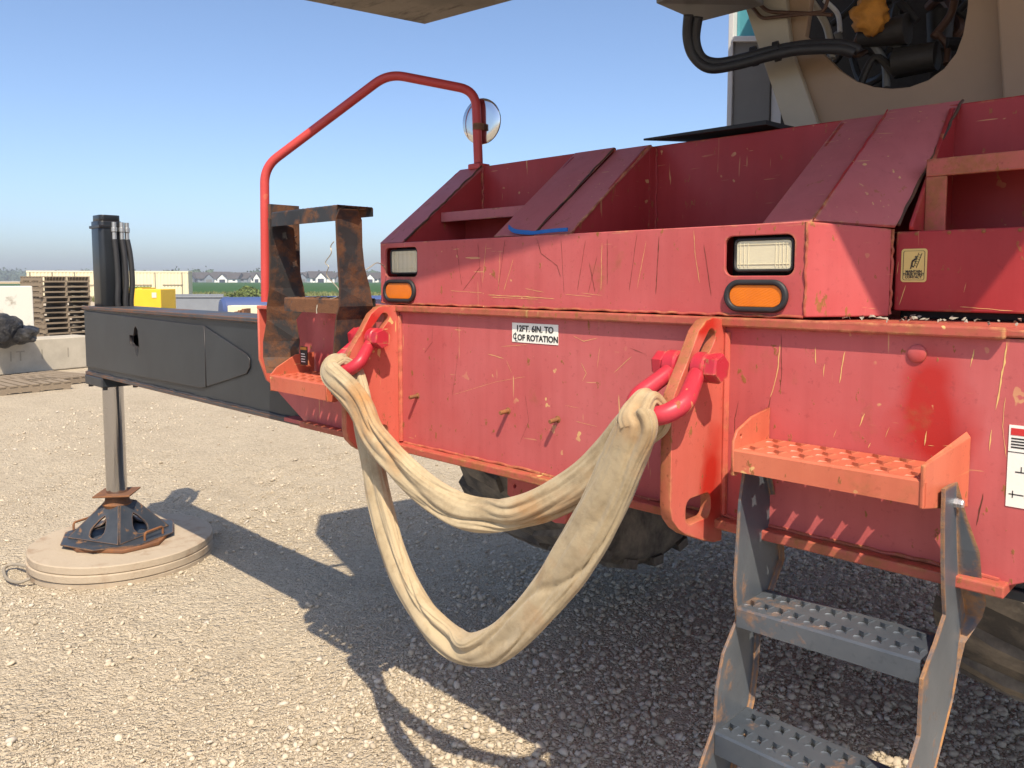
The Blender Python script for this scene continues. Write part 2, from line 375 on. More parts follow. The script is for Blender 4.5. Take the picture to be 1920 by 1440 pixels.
# counterweight, grimy underside
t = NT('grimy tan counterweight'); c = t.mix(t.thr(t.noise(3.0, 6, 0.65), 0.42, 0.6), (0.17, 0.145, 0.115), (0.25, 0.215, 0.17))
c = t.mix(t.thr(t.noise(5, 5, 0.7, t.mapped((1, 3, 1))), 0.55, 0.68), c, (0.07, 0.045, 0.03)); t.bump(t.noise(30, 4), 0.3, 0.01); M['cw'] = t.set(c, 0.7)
# lamps
t = NT('amber lens'); M['amber'] = t.set(t.mix(t.noise(25, 3), (0.56, 0.125, 0.002), (0.72, 0.19, 0.004)), 0.2, 0, 0.4, 0.15)
w = t.n.new('ShaderNodeTexWave'); w.wave_type = 'RINGS'; w.rings_direction = 'Y'; w.inputs['Scale'].default_value = 60; t.lk(t.co(), w.inputs[0]); t.bump(w.outputs['Fac'], 0.12, 0.002)
t = NT('lamp reflector'); M['reflector'] = t.set((0.97, 0.94, 0.82), 0.16, 0.85)
t = NT('clear ribbed lens')
w = t.n.new('ShaderNodeTexWave'); w.bands_direction = 'X'; w.inputs['Scale'].default_value = 14; w.inputs['Distortion'].default_value = 0.2; t.lk(t.co(), w.inputs[0])
tr = t.n.new('ShaderNodeBsdfTransparent'); tr.inputs[0].default_value = (0.93, 0.91, 0.82, 1); df = t.n.new('ShaderNodeBsdfTranslucent'); df.inputs[0].default_value = (0.9, 0.86, 0.72, 1)
gl = t.n.new('ShaderNodeBsdfGlossy'); gl.inputs['Roughness'].default_value = 0.09
bp = t.n.new('ShaderNodeBump'); bp.inputs['Strength'].default_value = 0.5; bp.inputs['Distance'].default_value = 0.004; t.lk(w.outputs['Fac'], bp.inputs['Height']); t.lk(bp.outputs[0], gl.inputs['Normal']); t.lk(bp.outputs[0], df.inputs['Normal'])
d2 = t.n.new('ShaderNodeBsdfDiffuse'); d2.inputs[0].default_value = (0.95, 0.87, 0.62, 1)
m0 = t.n.new('ShaderNodeMixShader'); m0.inputs[0].default_value = 0.60; t.lk(tr.outputs[0], m0.inputs[1]); t.lk(d2.outputs[0], m0.inputs[2])
m1 = t.n.new('ShaderNodeMixShader'); fr = t.n.new('ShaderNodeFresnel'); fr.inputs[0].default_value = 1.5; t.lk(bp.outputs[0], fr.inputs['Normal']); t.lk(fr.outputs[0], m1.inputs[0]); t.lk(m0.outputs[0], m1.inputs[1]); t.lk(gl.outputs[0], m1.inputs[2])
t.lk(m1.outputs[0], t.out.inputs[0]); M['lens'] = t.m
# sling canvas
t = NT('stained canvas sling')
c = t.mix(t.noise(7, 5, 0.6), (0.36, 0.282, 0.172), (0.46, 0.375, 0.245))
c = t.mix(t.mul(t.thr(t.noise(3.2, 5, 0.6, t.mapped(loc=(1, 5, 2))), 0.53, 0.70), 0.8), c, (0.36, 0.17, 0.055))
c = t.mix(t.mul(t.thr(t.noise(9, 5, 0.7, t.mapped(loc=(7, 2, 2))), 0.48, 0.70), 0.6), c, (0.20, 0.14, 0.075))
wv = t.noise(380, 2, 0.5); t.bump(t.math('ADD', t.math('MULTIPLY', wv, 0.3), t.math('MULTIPLY', t.noise(24, 4, 0.6), 1.2)), 0.5, 0.004)
M['sling'] = t.set(c, 0.95, 0, 0.1); t.b.inputs['Sheen Weight'].default_value = 0.15
# tyre
t = NT('dusty tyre'); c = t.mix(t.thr(t.noise(6, 5, 0.65), 0.4, 0.65), (0.075, 0.068, 0.060), (0.24, 0.205, 0.16)); t.bump(t.noise(40, 5, 0.7), 0.5, 0.006); M['tyre'] = t.set(c, 0.85)
# wood
def wood(name, a, b, grain=(3, 40, 40)):
    t = NT(name); n1 = t.noise(1.0, 5, 0.6, t.mapped(grain)); c = t.mix(n1, a, b); c = t.mix(t.mul(t.island(), 0.5), c, tuple(x * 0.6 for x in a)); t.bump(n1, 0.3, 0.004); return t.set(c, 0.9, 0, 0.2)
M['pallet'] = wood('weathered pallet wood', (0.20, 0.155, 0.11), (0.36, 0.29, 0.21))
M['old_wood'] = wood('grey old wood', (0.24, 0.21, 0.17), (0.38, 0.33, 0.26), (2, 2, 25))
t = NT('sandy pad wood'); c = t.mix(t.noise(4, 6, 0.65), (0.34, 0.275, 0.20), (0.45, 0.375, 0.285)); c = t.mix(t.mul(t.thr(t.noise(6, 5, 0.7, t.mapped(loc=(2, 2, 2))), 0.52, 0.7), 0.6), c, (0.20, 0.11, 0.06))
t.bump(t.noise(45, 5, 0.7), 0.5, 0.006); M['pad'] = t.set(c, 0.9, 0, 0.2)
M['concrete_dark'] = simple('stained concrete', (0.29, 0.26, 0.21), 0.9, var=0.3, scale=20, bump=0.4)
M['concrete'] = simple('dirty concrete', (0.40, 0.36, 0.29), 0.9, var=0.3, scale=3, bump=0.4)
t = NT('chipped white paint'); c = t.mix(t.thr(t.noise(2.2, 6, 0.7), 0.56, 0.66), (0.55, 0.54, 0.48), (0.28, 0.25, 0.20)); M['white_chip'] = t.set(c, 0.6)
M['yellow'] = simple('yellow bin paint', (0.72, 0.46, 0.025), 0.5, var=0.12, scale=2)
M['green'] = simple('green trim', (0.10, 0.22, 0.05), 0.6)
M['trough'] = simple('grey steel trough', (0.20, 0.22, 0.25), 0.55, var=0.2, scale=1.5)
M['pipe_blue'] = simple('blue tank', (0.055, 0.085, 0.21), 0.45, var=0.12, scale=1)
M['cont'] = simple('cream container', (0.68, 0.61, 0.42), 0.55, var=0.08, scale=0.6)
M['cont_dark'] = simple('container dark seams', (0.20, 0.18, 0.14), 0.6)
t = NT('dusty black plastic bag'); c = t.mix(t.thr(t.noise(4, 5, 0.7), 0.45, 0.65), (0.016, 0.016, 0.019), (0.085, 0.078, 0.07)); t.bump(t.noise(7, 6, 0.7, dist=1.5), 0.9, 0.12); M['bag'] = t.set(c, 0.42)
M['house_grey'] = simple('grey siding', (0.20, 0.23, 0.27), 0.8, var=0.08, scale=0.3)
M['house_white'] = simple('white siding', (0.78, 0.77, 0.74), 0.8, var=0.05, scale=0.3)
M['house_dark'] = simple('dark siding', (0.075, 0.09, 0.115), 0.8, var=0.08, scale=0.3)
M['roof'] = simple('charcoal shingles', (0.070, 0.064, 0.064), 0.9, var=0.2, scale=0.5)
M['pane'] = simple('far window', (0.05, 0.06, 0.08), 0.15, bump=0)
def foliage(name, a, b, sc=0.6):
    t = NT(name); c = t.mix(t.noise(sc, 3, 0.6), a, b); c = t.mix(t.mul(t.island(), 0.5), c, tuple(x * 1.4 for x in b)); return t.set(c, 0.85, 0, 0.15)
M['wood_far'] = foliage('far woodland leaves', (0.050, 0.078, 0.062), (0.078, 0.11, 0.075), 0.03)
M['bush'] = foliage('bush leaves', (0.07, 0.10, 0.03), (0.12, 0.15, 0.05), 0.8)
M['verge'] = foliage('verge grass', (0.09, 0.12, 0.04), (0.19, 0.19, 0.08), 0.25)
t = NT('crop field'); c = t.mix(t.noise(0.06, 6, 0.7), (0.035, 0.085, 0.026), (0.055, 0.125, 0.035)); c = t.mix(t.noise(1.2, 4, 0.7, t.mapped((0.4, 2, 1), rot=(0, 0, 0.8))), c, (0.028, 0.075, 0.022)); t.bump(t.noise(3, 4), 0.6, 0.3); M['crop'] = t.set(c, 0.9, 0, 0.1)
t = NT('ripe wheat'); M['wheat'] = t.set(t.mix(t.noise(0.1, 5), (0.42, 0.30, 0.12), (0.50, 0.38, 0.18)), 0.9, 0, 0.1)
# ground: limestone fines, with embedded grains
t = NT('limestone gravel yard')
c = t.mix(t.thr(t.noise(0.8, 6, 0.65), 0.35, 0.65), (0.48, 0.395, 0.280), (0.58, 0.495, 0.365))
c = t.mix(t.mul(t.thr(t.noise(4, 6, 0.75), 0.45, 0.68), 0.45), c, (0.30, 0.24, 0.165))
trk = t.noise(1.0, 5, 0.7, t.mapped((0.35, 2.6, 1), rot=(0, 0, 0.12)))
c = t.mix(t.mul(t.thr(trk, 0.50, 0.66), 0.25), c, (0.31, 0.25, 0.17)); c = t.mix(t.mul(t.thr(trk, 0.30, 0.42), 0.0), c, (0.55, 0.47, 0.34)); c = t.mix(t.mul(t.thr(t.noise(0.45, 4, 0.6, t.mapped((1, 2.2, 1), loc=(3, 1, 0))), 0.52, 0.68), 0.45), c, (0.57, 0.485, 0.35))
g1 = t.voro(75); g2 = t.voro(170); g3 = t.voro(34)
def cellval(sc):
    k_ = t.n.new('ShaderNodeSeparateColor'); t.lk(t.voro(sc, out='Color'), k_.inputs[0]); return k_
for sc, lo, hi, am in ((170, 0.32, 0.62, 0.40), (75, 0.28, 0.64, 0.45), (34, 0.30, 0.58, 0.25)):
    k_ = cellval(sc); gr = t.mix(k_.outputs[1], (lo, lo * .82, lo * .60), (hi, hi * .87, hi * .67))
    c = t.mix(t.mul(t.thr(k_.outputs[0], 0.35, 0.45), am), c, gr)
gate = t.thr(t.noise(2.4, 5, 0.6, t.mapped(loc=(4, 4, 0))), 0.30, 0.62)
hh = t.math('ADD', t.math('ADD', t.math('MULTIPLY', t.math('SUBTRACT', 0.6, g1), 0.9), t.math('MULTIPLY', t.math('SUBTRACT', 0.6, g3), t.math('MULTIPLY', gate, 1.6))),
            t.math('ADD', t.math('MULTIPLY', t.math('SUBTRACT', 0.6, g2), 0.45), t.math('MULTIPLY', t.noise(14, 6, 0.75), 1.4)))
t.bump(hh, 1.0, 0.013); M['ground'] = t.set(c, 0.95, 0, 0.15)
t = NT('gravel stones'); i = t.island()
c = t.ramp(i, [(0.0, (0.36, 0.31, 0.24)), (0.35, (0.48, 0.41, 0.315)), (0.7, (0.56, 0.485, 0.375)), (0.93, (0.63, 0.56, 0.45)), (1.0, (0.50, 0.46, 0.41))])
c = t.mix(t.mul(t.noise(90, 4, 0.7), 0.5), c, (0.33, 0.275, 0.20)); t.bump(t.noise(220, 3, 0.7), 0.35, 0.003); M['stone'] = t.set(c, 0.9, 0, 0.2)

# ================================================================== SETTING
def gz(x, y):
    d = math.hypot(x, y); k = 1.0 / (1.0 + (d / 14.0) ** 4)
    return (0.022 * noise.noise(Vector((x * 0.9, y * 0.9, 3.1))) + 0.010 * noise.noise(Vector((x * 3.1, y * 3.1, 8.0))) + 0.007 * math.sin((x * .9 + y * .45) * 28 + 3 * noise.noise(Vector((x, y, 0)))) * max(0.0, noise.noise(Vector((x * .55, y * .55, 20.0))) + .1)) * k
def build_ground():
    n = 230; c0 = (-3.2, 2.6)
    t = np.linspace(-1, 1, n); a = np.sinh(t * 8.2) / np.sinh(8.2) * 1450
    v = []; f = []
    for j in range(n):
        for i_ in range(n):
            x, y = c0[0] + a[i_], c0[1] + a[j]; v.append((x, y, gz(x, y)))
    for j in range(n - 1):
        for i_ in range(n - 1):
            k = j * n + i_; f.append((k, k + 1, k + n + 1, k + n))
    o = link('ground', mesh('ground', v, f), M['ground'], smooth=True); o['kind'] = 'structure'
build_ground()
def sheet(name, pts, z, mat):
    o = link(name, mesh(name, [(p.x, p.y, z) for p in pts], [tuple(range(len(pts)))]), mat); o['kind'] = 'structure'; return o
# crop field beyond the yard, wheat strip to the left, far grass
def far(px, d): p = P(px, HORIZON, D=d); return Vector((p.x, p.y, 0))
sheet('grass_verge_ground', [far(-900, 66), far(2900, 66), far(3800, 105), far(-1800, 105)], 0.02, M['verge'])
sheet('crop_field', [far(-900, 88), far(2900, 88), far(5200, 470), far(-2600, 470)], 0.06, M['crop'])
sheet('wheat_field', [far(-3000, 300), far(160, 300), far(165, 440), far(-3400, 440)], 0.10, M['wheat'])

def build_stones():
    """loose limestone gravel lying on the yard, thick below the crane and thin on the trodden fines"""
    t = (1 + 5 ** 0.5) / 2
    iv = np.array([(-1, t, 0), (1, t, 0), (-1, -t, 0), (1, -t, 0), (0, -1, t), (0, 1, t), (0, -1, -t), (0, 1, -t), (t, 0, -1), (t, 0, 1), (-t, 0, -1), (-t, 0, 1)], float)
    iv /= np.linalg.norm(iv[0])
    it = np.array([(0, 11, 5), (0, 5, 1), (0, 1, 7), (0, 7, 10), (0, 10, 11), (1, 5, 9), (5, 11, 4), (11, 10, 2), (10, 7, 6), (7, 1, 8), (3, 9, 4), (3, 4, 2), (3, 2, 6), (3, 6, 8), (3, 8, 9), (4, 9, 5), (2, 4, 11), (6, 2, 10), (8, 6, 7), (9, 8, 1)])
    bm = bmesh.new(); bmesh.ops.create_icosphere(bm, subdivisions=2, radius=1.0)
    bm.verts.ensure_lookup_table(); hv = np.array([v.co[:] for v in bm.verts]); ht = np.array([[v.index for v in f.verts] for f in bm.faces]); bm.free()
    az0 = math.atan2(fw.y, fw.x)
    V = []; T = []; off = 0
    def batch(n, r0, r1, smin, smax, tv, tt, dens):
        nonlocal off
        r = np.sqrt(rng.uniform(r0 * r0, r1 * r1, n)); a = az0 + rng.uniform(-0.82, 0.82, n)
        x = r * np.cos(a); y = r * np.sin(a)
        keep = []
        for i_ in range(n):
            nz_ = noise.noise(Vector((x[i_] * 1.1, y[i_] * 1.1, 0.5))) + 0.5 * noise.noise(Vector((x[i_] * 3.3, y[i_] * 3.3, 4.5)))
            thick = 1.0 / (1.0 + math.exp(-((x[i_] + 0.30 * y[i_]) + 1.85 + 0.8 * nz_) / 0.28))
            pr = max(thick * dens[0], dens[1] * min(1.0, max(0.12, 0.62 + 1.1 * nz_)))
            keep.append(rng.random() < pr)
        k = np.nonzero(keep)[0]; m_ = len(k); x = x[k]; y = y[k]
        s = smin * (smax / smin) ** (rng.random(m_) ** 1.9)
        sc = np.stack([s * rng.uniform(0.8, 1.25, m_), s * rng.uniform(0.75, 1.1, m_), s * rng.uniform(0.5, 0.8, m_)], 1)
        ang = rng.uniform(0, 6.283, m_); tl = rng.normal(0, 0.3, (m_, 2))
        jit = 1 + rng.normal(0, 0.13, (m_, len(tv)))
        p = tv[None] * jit[:, :, None] * sc[:, None, :]
        p[:, :, 2] += p[:, :, 0] * tl[:, 0:1] + p[:, :, 1] * tl[:, 1:2]
        cx, sx = np.cos(ang)[:, None], np.sin(ang)[:, None]
        X = p[:, :, 0] * cx - p[:, :, 1] * sx + x[:, None]; Y = p[:, :, 0] * sx + p[:, :, 1] * cx + y[:, None]
        zz = np.array([gz(a_, b_) for a_, b_ in zip(x, y)]); Z = p[:, :, 2] + (zz + s * rng.uniform(-0.1, 0.5, m_))[:, None]
        V.append(np.stack([X, Y, Z], 2).reshape(-1, 3)); T.append((tt[None] + (np.arange(m_) * len(tv))[:, None, None] + off).reshape(-1, 3)); off += m_ * len(tv)
    ov = np.array([(1, 0, 0), (-1, 0, 0), (0, 1, 0), (0, -1, 0), (0, 0, 1), (0, 0, -1)], float); ot = np.array([(0, 2, 4), (2, 1, 4), (1, 3, 4), (3, 0, 4), (2, 0, 5), (1, 2, 5), (3, 1, 5), (0, 3, 5)])
    batch(17000, 1.6, 3.3, 0.0055, 0.020, iv, it, (1.0, 0.17))
    batch(60000, 3.3, 6.0, 0.0055, 0.020, iv, it, (1.0, 0.13))
    batch(26000, 6.0, 12.0, 0.007, 0.020, iv, it, (0.9, 0.30))
    batch(95000, 1.6, 3.9, 0.0026, 0.0085, ov, ot, (0.45, 0.95))
    batch(120000, 3.9, 8.5, 0.0036, 0.0100, ov, ot, (0.40, 0.90))
    V = np.concatenate(V); T = np.concatenate(T)
    me = bpy.data.meshes.new('gravel'); me.vertices.add(len(V)); me.vertices.foreach_set('co', V.ravel())
    me.loops.add(T.size); me.loops.foreach_set('vertex_index', T.ravel().astype(np.int32))
    me.polygons.add(len(T)); me.polygons.foreach_set('loop_start', np.arange(0, T.size, 3, dtype=np.int32)); me.polygons.foreach_set('loop_total', np.full(len(T), 3, np.int32))
    me.update(); me.validate()
    o = link('gravel', me, M['stone'], smooth=True); tag(o, 'loose grey limestone gravel lying over the yard', 'gravel', kind='stuff')
build_stones()

# ================================================================== CRANE
YP = 1.55                                                  # front face of the frame
CR = empty('rough_terrain_crane', (-1.47, 1.55, 0), 'faded red rough terrain crane standing on its outriggers', 'crane')
# --- frame front
plate('front_panel', [[(-2.80, 1.27), (-2.60, 1.172), (-0.33, 1.172), (0.0, 1.34), (0.0, 1.600), (-2.80, 1.600)]], 'Y', YP, 0.02, M['red'], CR)
box('bottom_flange', -2.585, -0.325, 1.517, 1.80, 1.160, 1.181, M['red_trim'], CR)
box('deck_plate', -2.80, 0.0, 1.545, 2.4, 1.602, 1.6155, M['red_trim'], CR)
box('deck_lip', -2.76, -0.345, 1.531, 1.547, 1.599, 1.6195, M['red_trim'], CR, 0.004)
box('frame_body', -2.25, -0.69, 1.58, 7.0, 1.18, 1.60, M['red_hood'], CR)  # unseen chassis bulk, boxed in to block light under the crane
boxes('sleeve', [(-2.79, -2.26, 1.572, 1.90, 1.575, 1.600), (-2.79, -2.26, 1.572, 1.90, 1.15, 1.165), (-2.79, -2.26, 1.875, 1.90, 1.166, 1.574)], M['red'], CR)
box('sleeve_end', -2.775, -2.70, 1.46, 1.548, 1.590, 1.603, M['red_lug'], CR)
plate('sleeve_end', [[(1.462, 1.40), (1.49, 1.32), (1.548, 1.27), (1.548, 1.589), (1.462, 1.589)]], 'X', -2.775, 0.012, M['red_lug'], CR)
# --- lifting lugs
LUG = [(1.55, 1.614), (1.495, 1.620), (1.468, 1.615), (1.440, 1.595), (1.405, 1.542), (1.372, 1.498), (1.352, 1.470), (1.345, 1.440), (1.344, 1.244), (1.352, 1.215), (1.376, 1.190), (1.405, 1.172), (1.47, 1.145), (1.52, 1.129), (1.55, 1.127)]
LUGH = [slot((1.430, 1.512), (1.490, 1.580), 0.0165), rrect(1.402, 1.500, 1.192, 1.246, 0.02)]
for xl in (-0.900, -2.045):
    me = plate_mesh('lifting_lug', [LUG] + LUGH, 'X', xl, 0.026, 0.002); two_tone(me, M['red_lug'], M['lug_edge'], 0)
    link('lifting_lug', me, None, CR)
    tube('weld_bead', smooth_path([(xl + 0.031, 1.546, 1.19 + 0.04 * k + random.uniform(-.004, .004)) for k in range(11)], 4), 0.0075, M['red_lug'], CR, 8)
# --- studs, plug
for q in ((783, 742), (953, 770), (1046, 786)):
    b = P(*q, Y=YP); d = 0.004
    lathe('stud', [(0.0095, -0.006), (0.0095, 0.003), (0.006, 0.004), (0.006, 0.034), (0.005, 0.036)], b + Vector((0, 0.002, 0)), M['rust'], CR, (Vector((1, 0, 0)), Vector((0, 0, 1)), Vector((0.05, -1, -0.06)).normalized()), 14)
b = P(1720, 663, Y=YP); lathe('plug', [(0.0165, -0.004), (0.0165, 0.003), (0.014, 0.0048), (0.004, 0.0055)], b, M['red'], CR, (Vector((1, 0, 0)), Vector((0, 0, 1)), Vector((0, -1, 0))), 20)
# --- plate hanging below the frame
a = P(960, 885, Y=1.64); b = P(1076, 900, Y=1.64)
plate('tie_down_plate', [[(a.x, 1.17), (b.x, 1.17), (b.x + .01, 1.10), (b.x - .015, 1.035), (b.x - .05, 1.03), (a.x + .035, 1.058), (a.x, 1.075)], circ(a.x + 0.03, 1.105, 0.006, 12)], 'Y', 1.62, 0.02, M['red'], CR)
# --- lamp box on the deck
BX0, BX1, BZ0, BZ1, YB = -2.166, -0.718, 1.6225, 1.8180, 1.585
def pr(px0, py0, px1, py1, Y, r):
    a, b = P(px0, py1, Y=Y), P(px1, py0, Y=Y); return a.x, b.x, a.z, b.z
hl = []
for q in ((722, 464, 782, 519), (1359, 441, 1489, 517)):
    xm0, xm1 = P(q[0], (q[1] + q[3]) / 2, Y=YB).x, P(q[2], (q[1] + q[3]) / 2, Y=YB).x
    z1_, z0_ = P((q[0] + q[2]) / 2, q[1], Y=YB).z, P((q[0] + q[2]) / 2, q[3], Y=YB).z
    hl.append((xm0, xm1, z0_, z1_))
hl = [(-2.141, -1.988, 1.708, 1.796), (-0.897, -0.741, 1.708, 1.796)] if False else hl
plate('lamp_box_front', [[(BX0, BZ0), (BX1, BZ0), (BX1, BZ1), (BX0, BZ1)]] + [rrect(h[0], h[1], h[2], h[3], 0.018) for h in hl], 'Y', YB, 0.010, M['red'], CR)
CH = Vector((-0.612, 1.762, 0))
hexa('lamp_box_end', [(BX1 + .001, YB, BZ0), (CH.x, CH.y, BZ0), (CH.x - .010, CH.y + .004, BZ0), (BX1 - .009, YB + .0105, BZ0), (BX1 + .001, YB, BZ1), (CH.x, CH.y, 1.806), (CH.x - .010, CH.y + .004, 1.806), (BX1 - .009, YB + .0105, BZ1)], M['red'], CR)
hexa('lamp_box_top', [(BX0, YB + .010, BZ1 - .004), (BX1, YB + .010, BZ1 - .004), (CH.x, CH.y, 1.800), (BX0, 1.762, BZ1 - .004), (BX0, YB + .010, BZ1), (BX1, YB + .010, BZ1), (CH.x, CH.y, 1.806), (BX0, 1.762, BZ1)], M['red_trim'], CR)
box('lamp_box_side', BX0, BX0 + 0.01, YB + .0105, 1.76, BZ0, BZ1 - .005, M['red_hood'], CR)
# --- head lamps and turn signals
def headlamp(h, warm):
    x0, x1, z0, z1 = h; w = x1 - x0; hh = z1 - z0; y = YB
    hous = boxes('lamp_housing', [(x0 - .012, x1 + .012, y + .058, y + .064, z0 - .010, z1 + .010)], M['black'], CR)
    lx0, lx1, lz0, lz1 = x0 + .018, x1 - .004, z0 + .008, z1 - .005
    lo = rrect(lx0, lx1, lz0, lz1, 0.012); li = rrect(lx0 + .006, lx1 - .006, lz0 + .006, lz1 - .006, 0.008)
    plate('lamp_bezel', [lo, li], 'Y', y + .006, 0.022, M['rubber'], CR, 0.003)
    # reflector bowl
    nx, nz = 16, 10; v = []; f = []
    for j in range(nz + 1):
        for i_ in range(nx + 1):
            u, w_ = i_ / nx * 2 - 1, j / nz * 2 - 1
            v.append((lx0 + .005 + (lx1 - lx0 - .01) * (u + 1) / 2, y + 0.050 - 0.030 * min(1.0, (u * u * 0.75 + w_ * w_ * 0.55)), lz0 + .005 + (lz1 - lz0 - .01) * (w_ + 1) / 2))
    for j in range(nz):
        for i_ in range(nx): k = j * (nx + 1) + i_; f.append((k, k + 1, k + nx + 2, k + nx + 1))
    rf = link('lamp_reflector', mesh('lamp_reflector', v, f), M['reflector'], CR, smooth=True)
    lathe('bulb', [(0.006, 0), (0.006, -0.016), (0.003, -0.020)], ((lx0 + lx1) / 2, y + .046, (lz0 + lz1) / 2), M['bright_bolt'], CR, 'Y', 12)
    plate('lamp_lens', [rrect(lx0 + .0055, lx1 - .0055, lz0 + .0055, lz1 - .0055, 0.008)], 'Y', y + .009, 0.004, M['lens'], CR, 0.0015)
    for u in (.10, .17, .24, .70, .76, .82, .88): box('lens_rib', lx0 + (lx1 - lx0) * u, lx0 + (lx1 - lx0) * u + .0016, y + .0078, y + .0092, lz0 + .010, lz1 - .010, M['lens'], CR, 0.0004)
    for u in (.22, .80): box('lens_rib', lx0 + .010, lx1 - .010, y + .0075, y + .0091, lz0 + (lz1 - lz0) * u, lz0 + (lz1 - lz0) * u + .0012, M['lens'], CR, 0.0003)
for h in hl: headlamp(h, 1)
for q in ((720, 524, 782, 567), (1356, 524, 1482, 586)):
    xa, xb = P(q[0], 555 if q[0] > 1000 else 546, Y=YB).x, P(q[2], 555 if q[0] > 1000 else 546, Y=YB).x
    zt, zb = P((q[0] + q[2]) / 2, q[1], Y=YB).z, P((q[0] + q[2]) / 2, q[3], Y=YB).z
    xa += .006; xb -= .002; rz = (zt - zb) / 2
    plate('signal_grommet', [rrect(xa, xb, zb, zt, rz - .0005, 10), rrect(xa + .013, xb - .013, zb + .012, zt - .012, rz - .0125, 10)], 'Y', YB - .012, 0.0125, M['rubber'], CR, 0.0045)
    plate('signal_lens', [rrect(xa + .0125, xb - .0125, zb + .0115, zt - .0115, rz - .012, 10)], 'Y', YB - .0075, 0.007, M['amber'], CR, 0.002)
# --- hood behind the lamp box
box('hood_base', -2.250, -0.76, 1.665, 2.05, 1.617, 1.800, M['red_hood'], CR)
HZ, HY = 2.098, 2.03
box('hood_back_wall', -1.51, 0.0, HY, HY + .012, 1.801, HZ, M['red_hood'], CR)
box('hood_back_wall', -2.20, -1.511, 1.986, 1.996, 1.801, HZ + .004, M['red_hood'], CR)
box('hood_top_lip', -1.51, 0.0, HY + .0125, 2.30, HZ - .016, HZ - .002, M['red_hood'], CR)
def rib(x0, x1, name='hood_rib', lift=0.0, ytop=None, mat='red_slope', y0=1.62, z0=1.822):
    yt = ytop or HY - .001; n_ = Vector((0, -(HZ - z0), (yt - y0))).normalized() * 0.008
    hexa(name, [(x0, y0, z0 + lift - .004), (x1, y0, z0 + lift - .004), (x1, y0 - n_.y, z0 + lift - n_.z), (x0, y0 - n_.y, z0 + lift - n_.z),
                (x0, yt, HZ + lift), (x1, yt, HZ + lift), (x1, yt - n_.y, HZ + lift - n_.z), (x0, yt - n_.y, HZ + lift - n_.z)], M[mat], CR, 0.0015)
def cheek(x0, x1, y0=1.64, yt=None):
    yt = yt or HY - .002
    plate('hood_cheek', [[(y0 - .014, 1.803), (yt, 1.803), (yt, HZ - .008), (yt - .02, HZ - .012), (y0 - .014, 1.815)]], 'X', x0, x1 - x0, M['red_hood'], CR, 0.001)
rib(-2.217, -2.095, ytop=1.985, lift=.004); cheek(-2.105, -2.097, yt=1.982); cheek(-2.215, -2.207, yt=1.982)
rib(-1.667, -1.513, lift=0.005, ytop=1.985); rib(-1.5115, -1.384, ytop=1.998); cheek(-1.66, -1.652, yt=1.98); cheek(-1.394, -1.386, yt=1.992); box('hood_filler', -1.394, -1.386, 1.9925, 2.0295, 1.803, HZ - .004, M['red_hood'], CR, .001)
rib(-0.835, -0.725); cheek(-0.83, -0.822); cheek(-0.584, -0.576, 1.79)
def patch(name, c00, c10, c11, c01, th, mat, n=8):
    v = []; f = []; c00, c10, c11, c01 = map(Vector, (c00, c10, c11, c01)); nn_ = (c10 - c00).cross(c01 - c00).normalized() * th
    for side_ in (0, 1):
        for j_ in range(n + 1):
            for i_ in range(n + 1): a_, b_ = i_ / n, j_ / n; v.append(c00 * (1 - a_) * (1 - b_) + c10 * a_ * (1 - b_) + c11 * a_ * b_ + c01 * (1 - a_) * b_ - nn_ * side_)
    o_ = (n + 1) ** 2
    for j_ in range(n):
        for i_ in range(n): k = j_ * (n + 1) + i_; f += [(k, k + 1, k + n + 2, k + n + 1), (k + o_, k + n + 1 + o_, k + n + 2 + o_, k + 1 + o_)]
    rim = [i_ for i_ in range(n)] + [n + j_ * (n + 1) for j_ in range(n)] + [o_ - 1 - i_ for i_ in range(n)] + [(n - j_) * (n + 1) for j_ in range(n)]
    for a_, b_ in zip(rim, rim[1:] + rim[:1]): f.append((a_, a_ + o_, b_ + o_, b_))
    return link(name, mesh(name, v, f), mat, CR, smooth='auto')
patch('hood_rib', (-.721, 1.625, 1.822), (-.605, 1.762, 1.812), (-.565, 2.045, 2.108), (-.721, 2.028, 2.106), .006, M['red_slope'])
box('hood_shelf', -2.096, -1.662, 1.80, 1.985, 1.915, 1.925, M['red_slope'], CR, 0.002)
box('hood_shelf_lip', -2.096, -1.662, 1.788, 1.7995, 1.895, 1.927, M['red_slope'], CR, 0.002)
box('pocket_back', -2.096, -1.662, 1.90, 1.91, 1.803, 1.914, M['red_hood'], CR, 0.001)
# right hand pocket and the panel with the yellow sticker
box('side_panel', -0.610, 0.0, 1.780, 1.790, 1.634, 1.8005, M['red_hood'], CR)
box('side_panel_gap_shade', -0.610, 0.0, 1.82, 1.83, 1.617, 1.80, M['black'], CR)  # black sheet stands in for the shade beneath the side panel
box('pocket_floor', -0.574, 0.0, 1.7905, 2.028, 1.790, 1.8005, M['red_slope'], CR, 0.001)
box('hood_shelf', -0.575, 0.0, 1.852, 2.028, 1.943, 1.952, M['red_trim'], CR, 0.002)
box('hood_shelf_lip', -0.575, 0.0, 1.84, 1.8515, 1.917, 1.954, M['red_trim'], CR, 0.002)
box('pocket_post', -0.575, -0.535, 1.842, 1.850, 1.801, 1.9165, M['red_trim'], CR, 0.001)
box('upper_body', -2.15, -0.1, 2.31, 6.5, 1.603, 2.06, M['red_hood'], CR)  # unseen body behind the hood, put in for its shadow
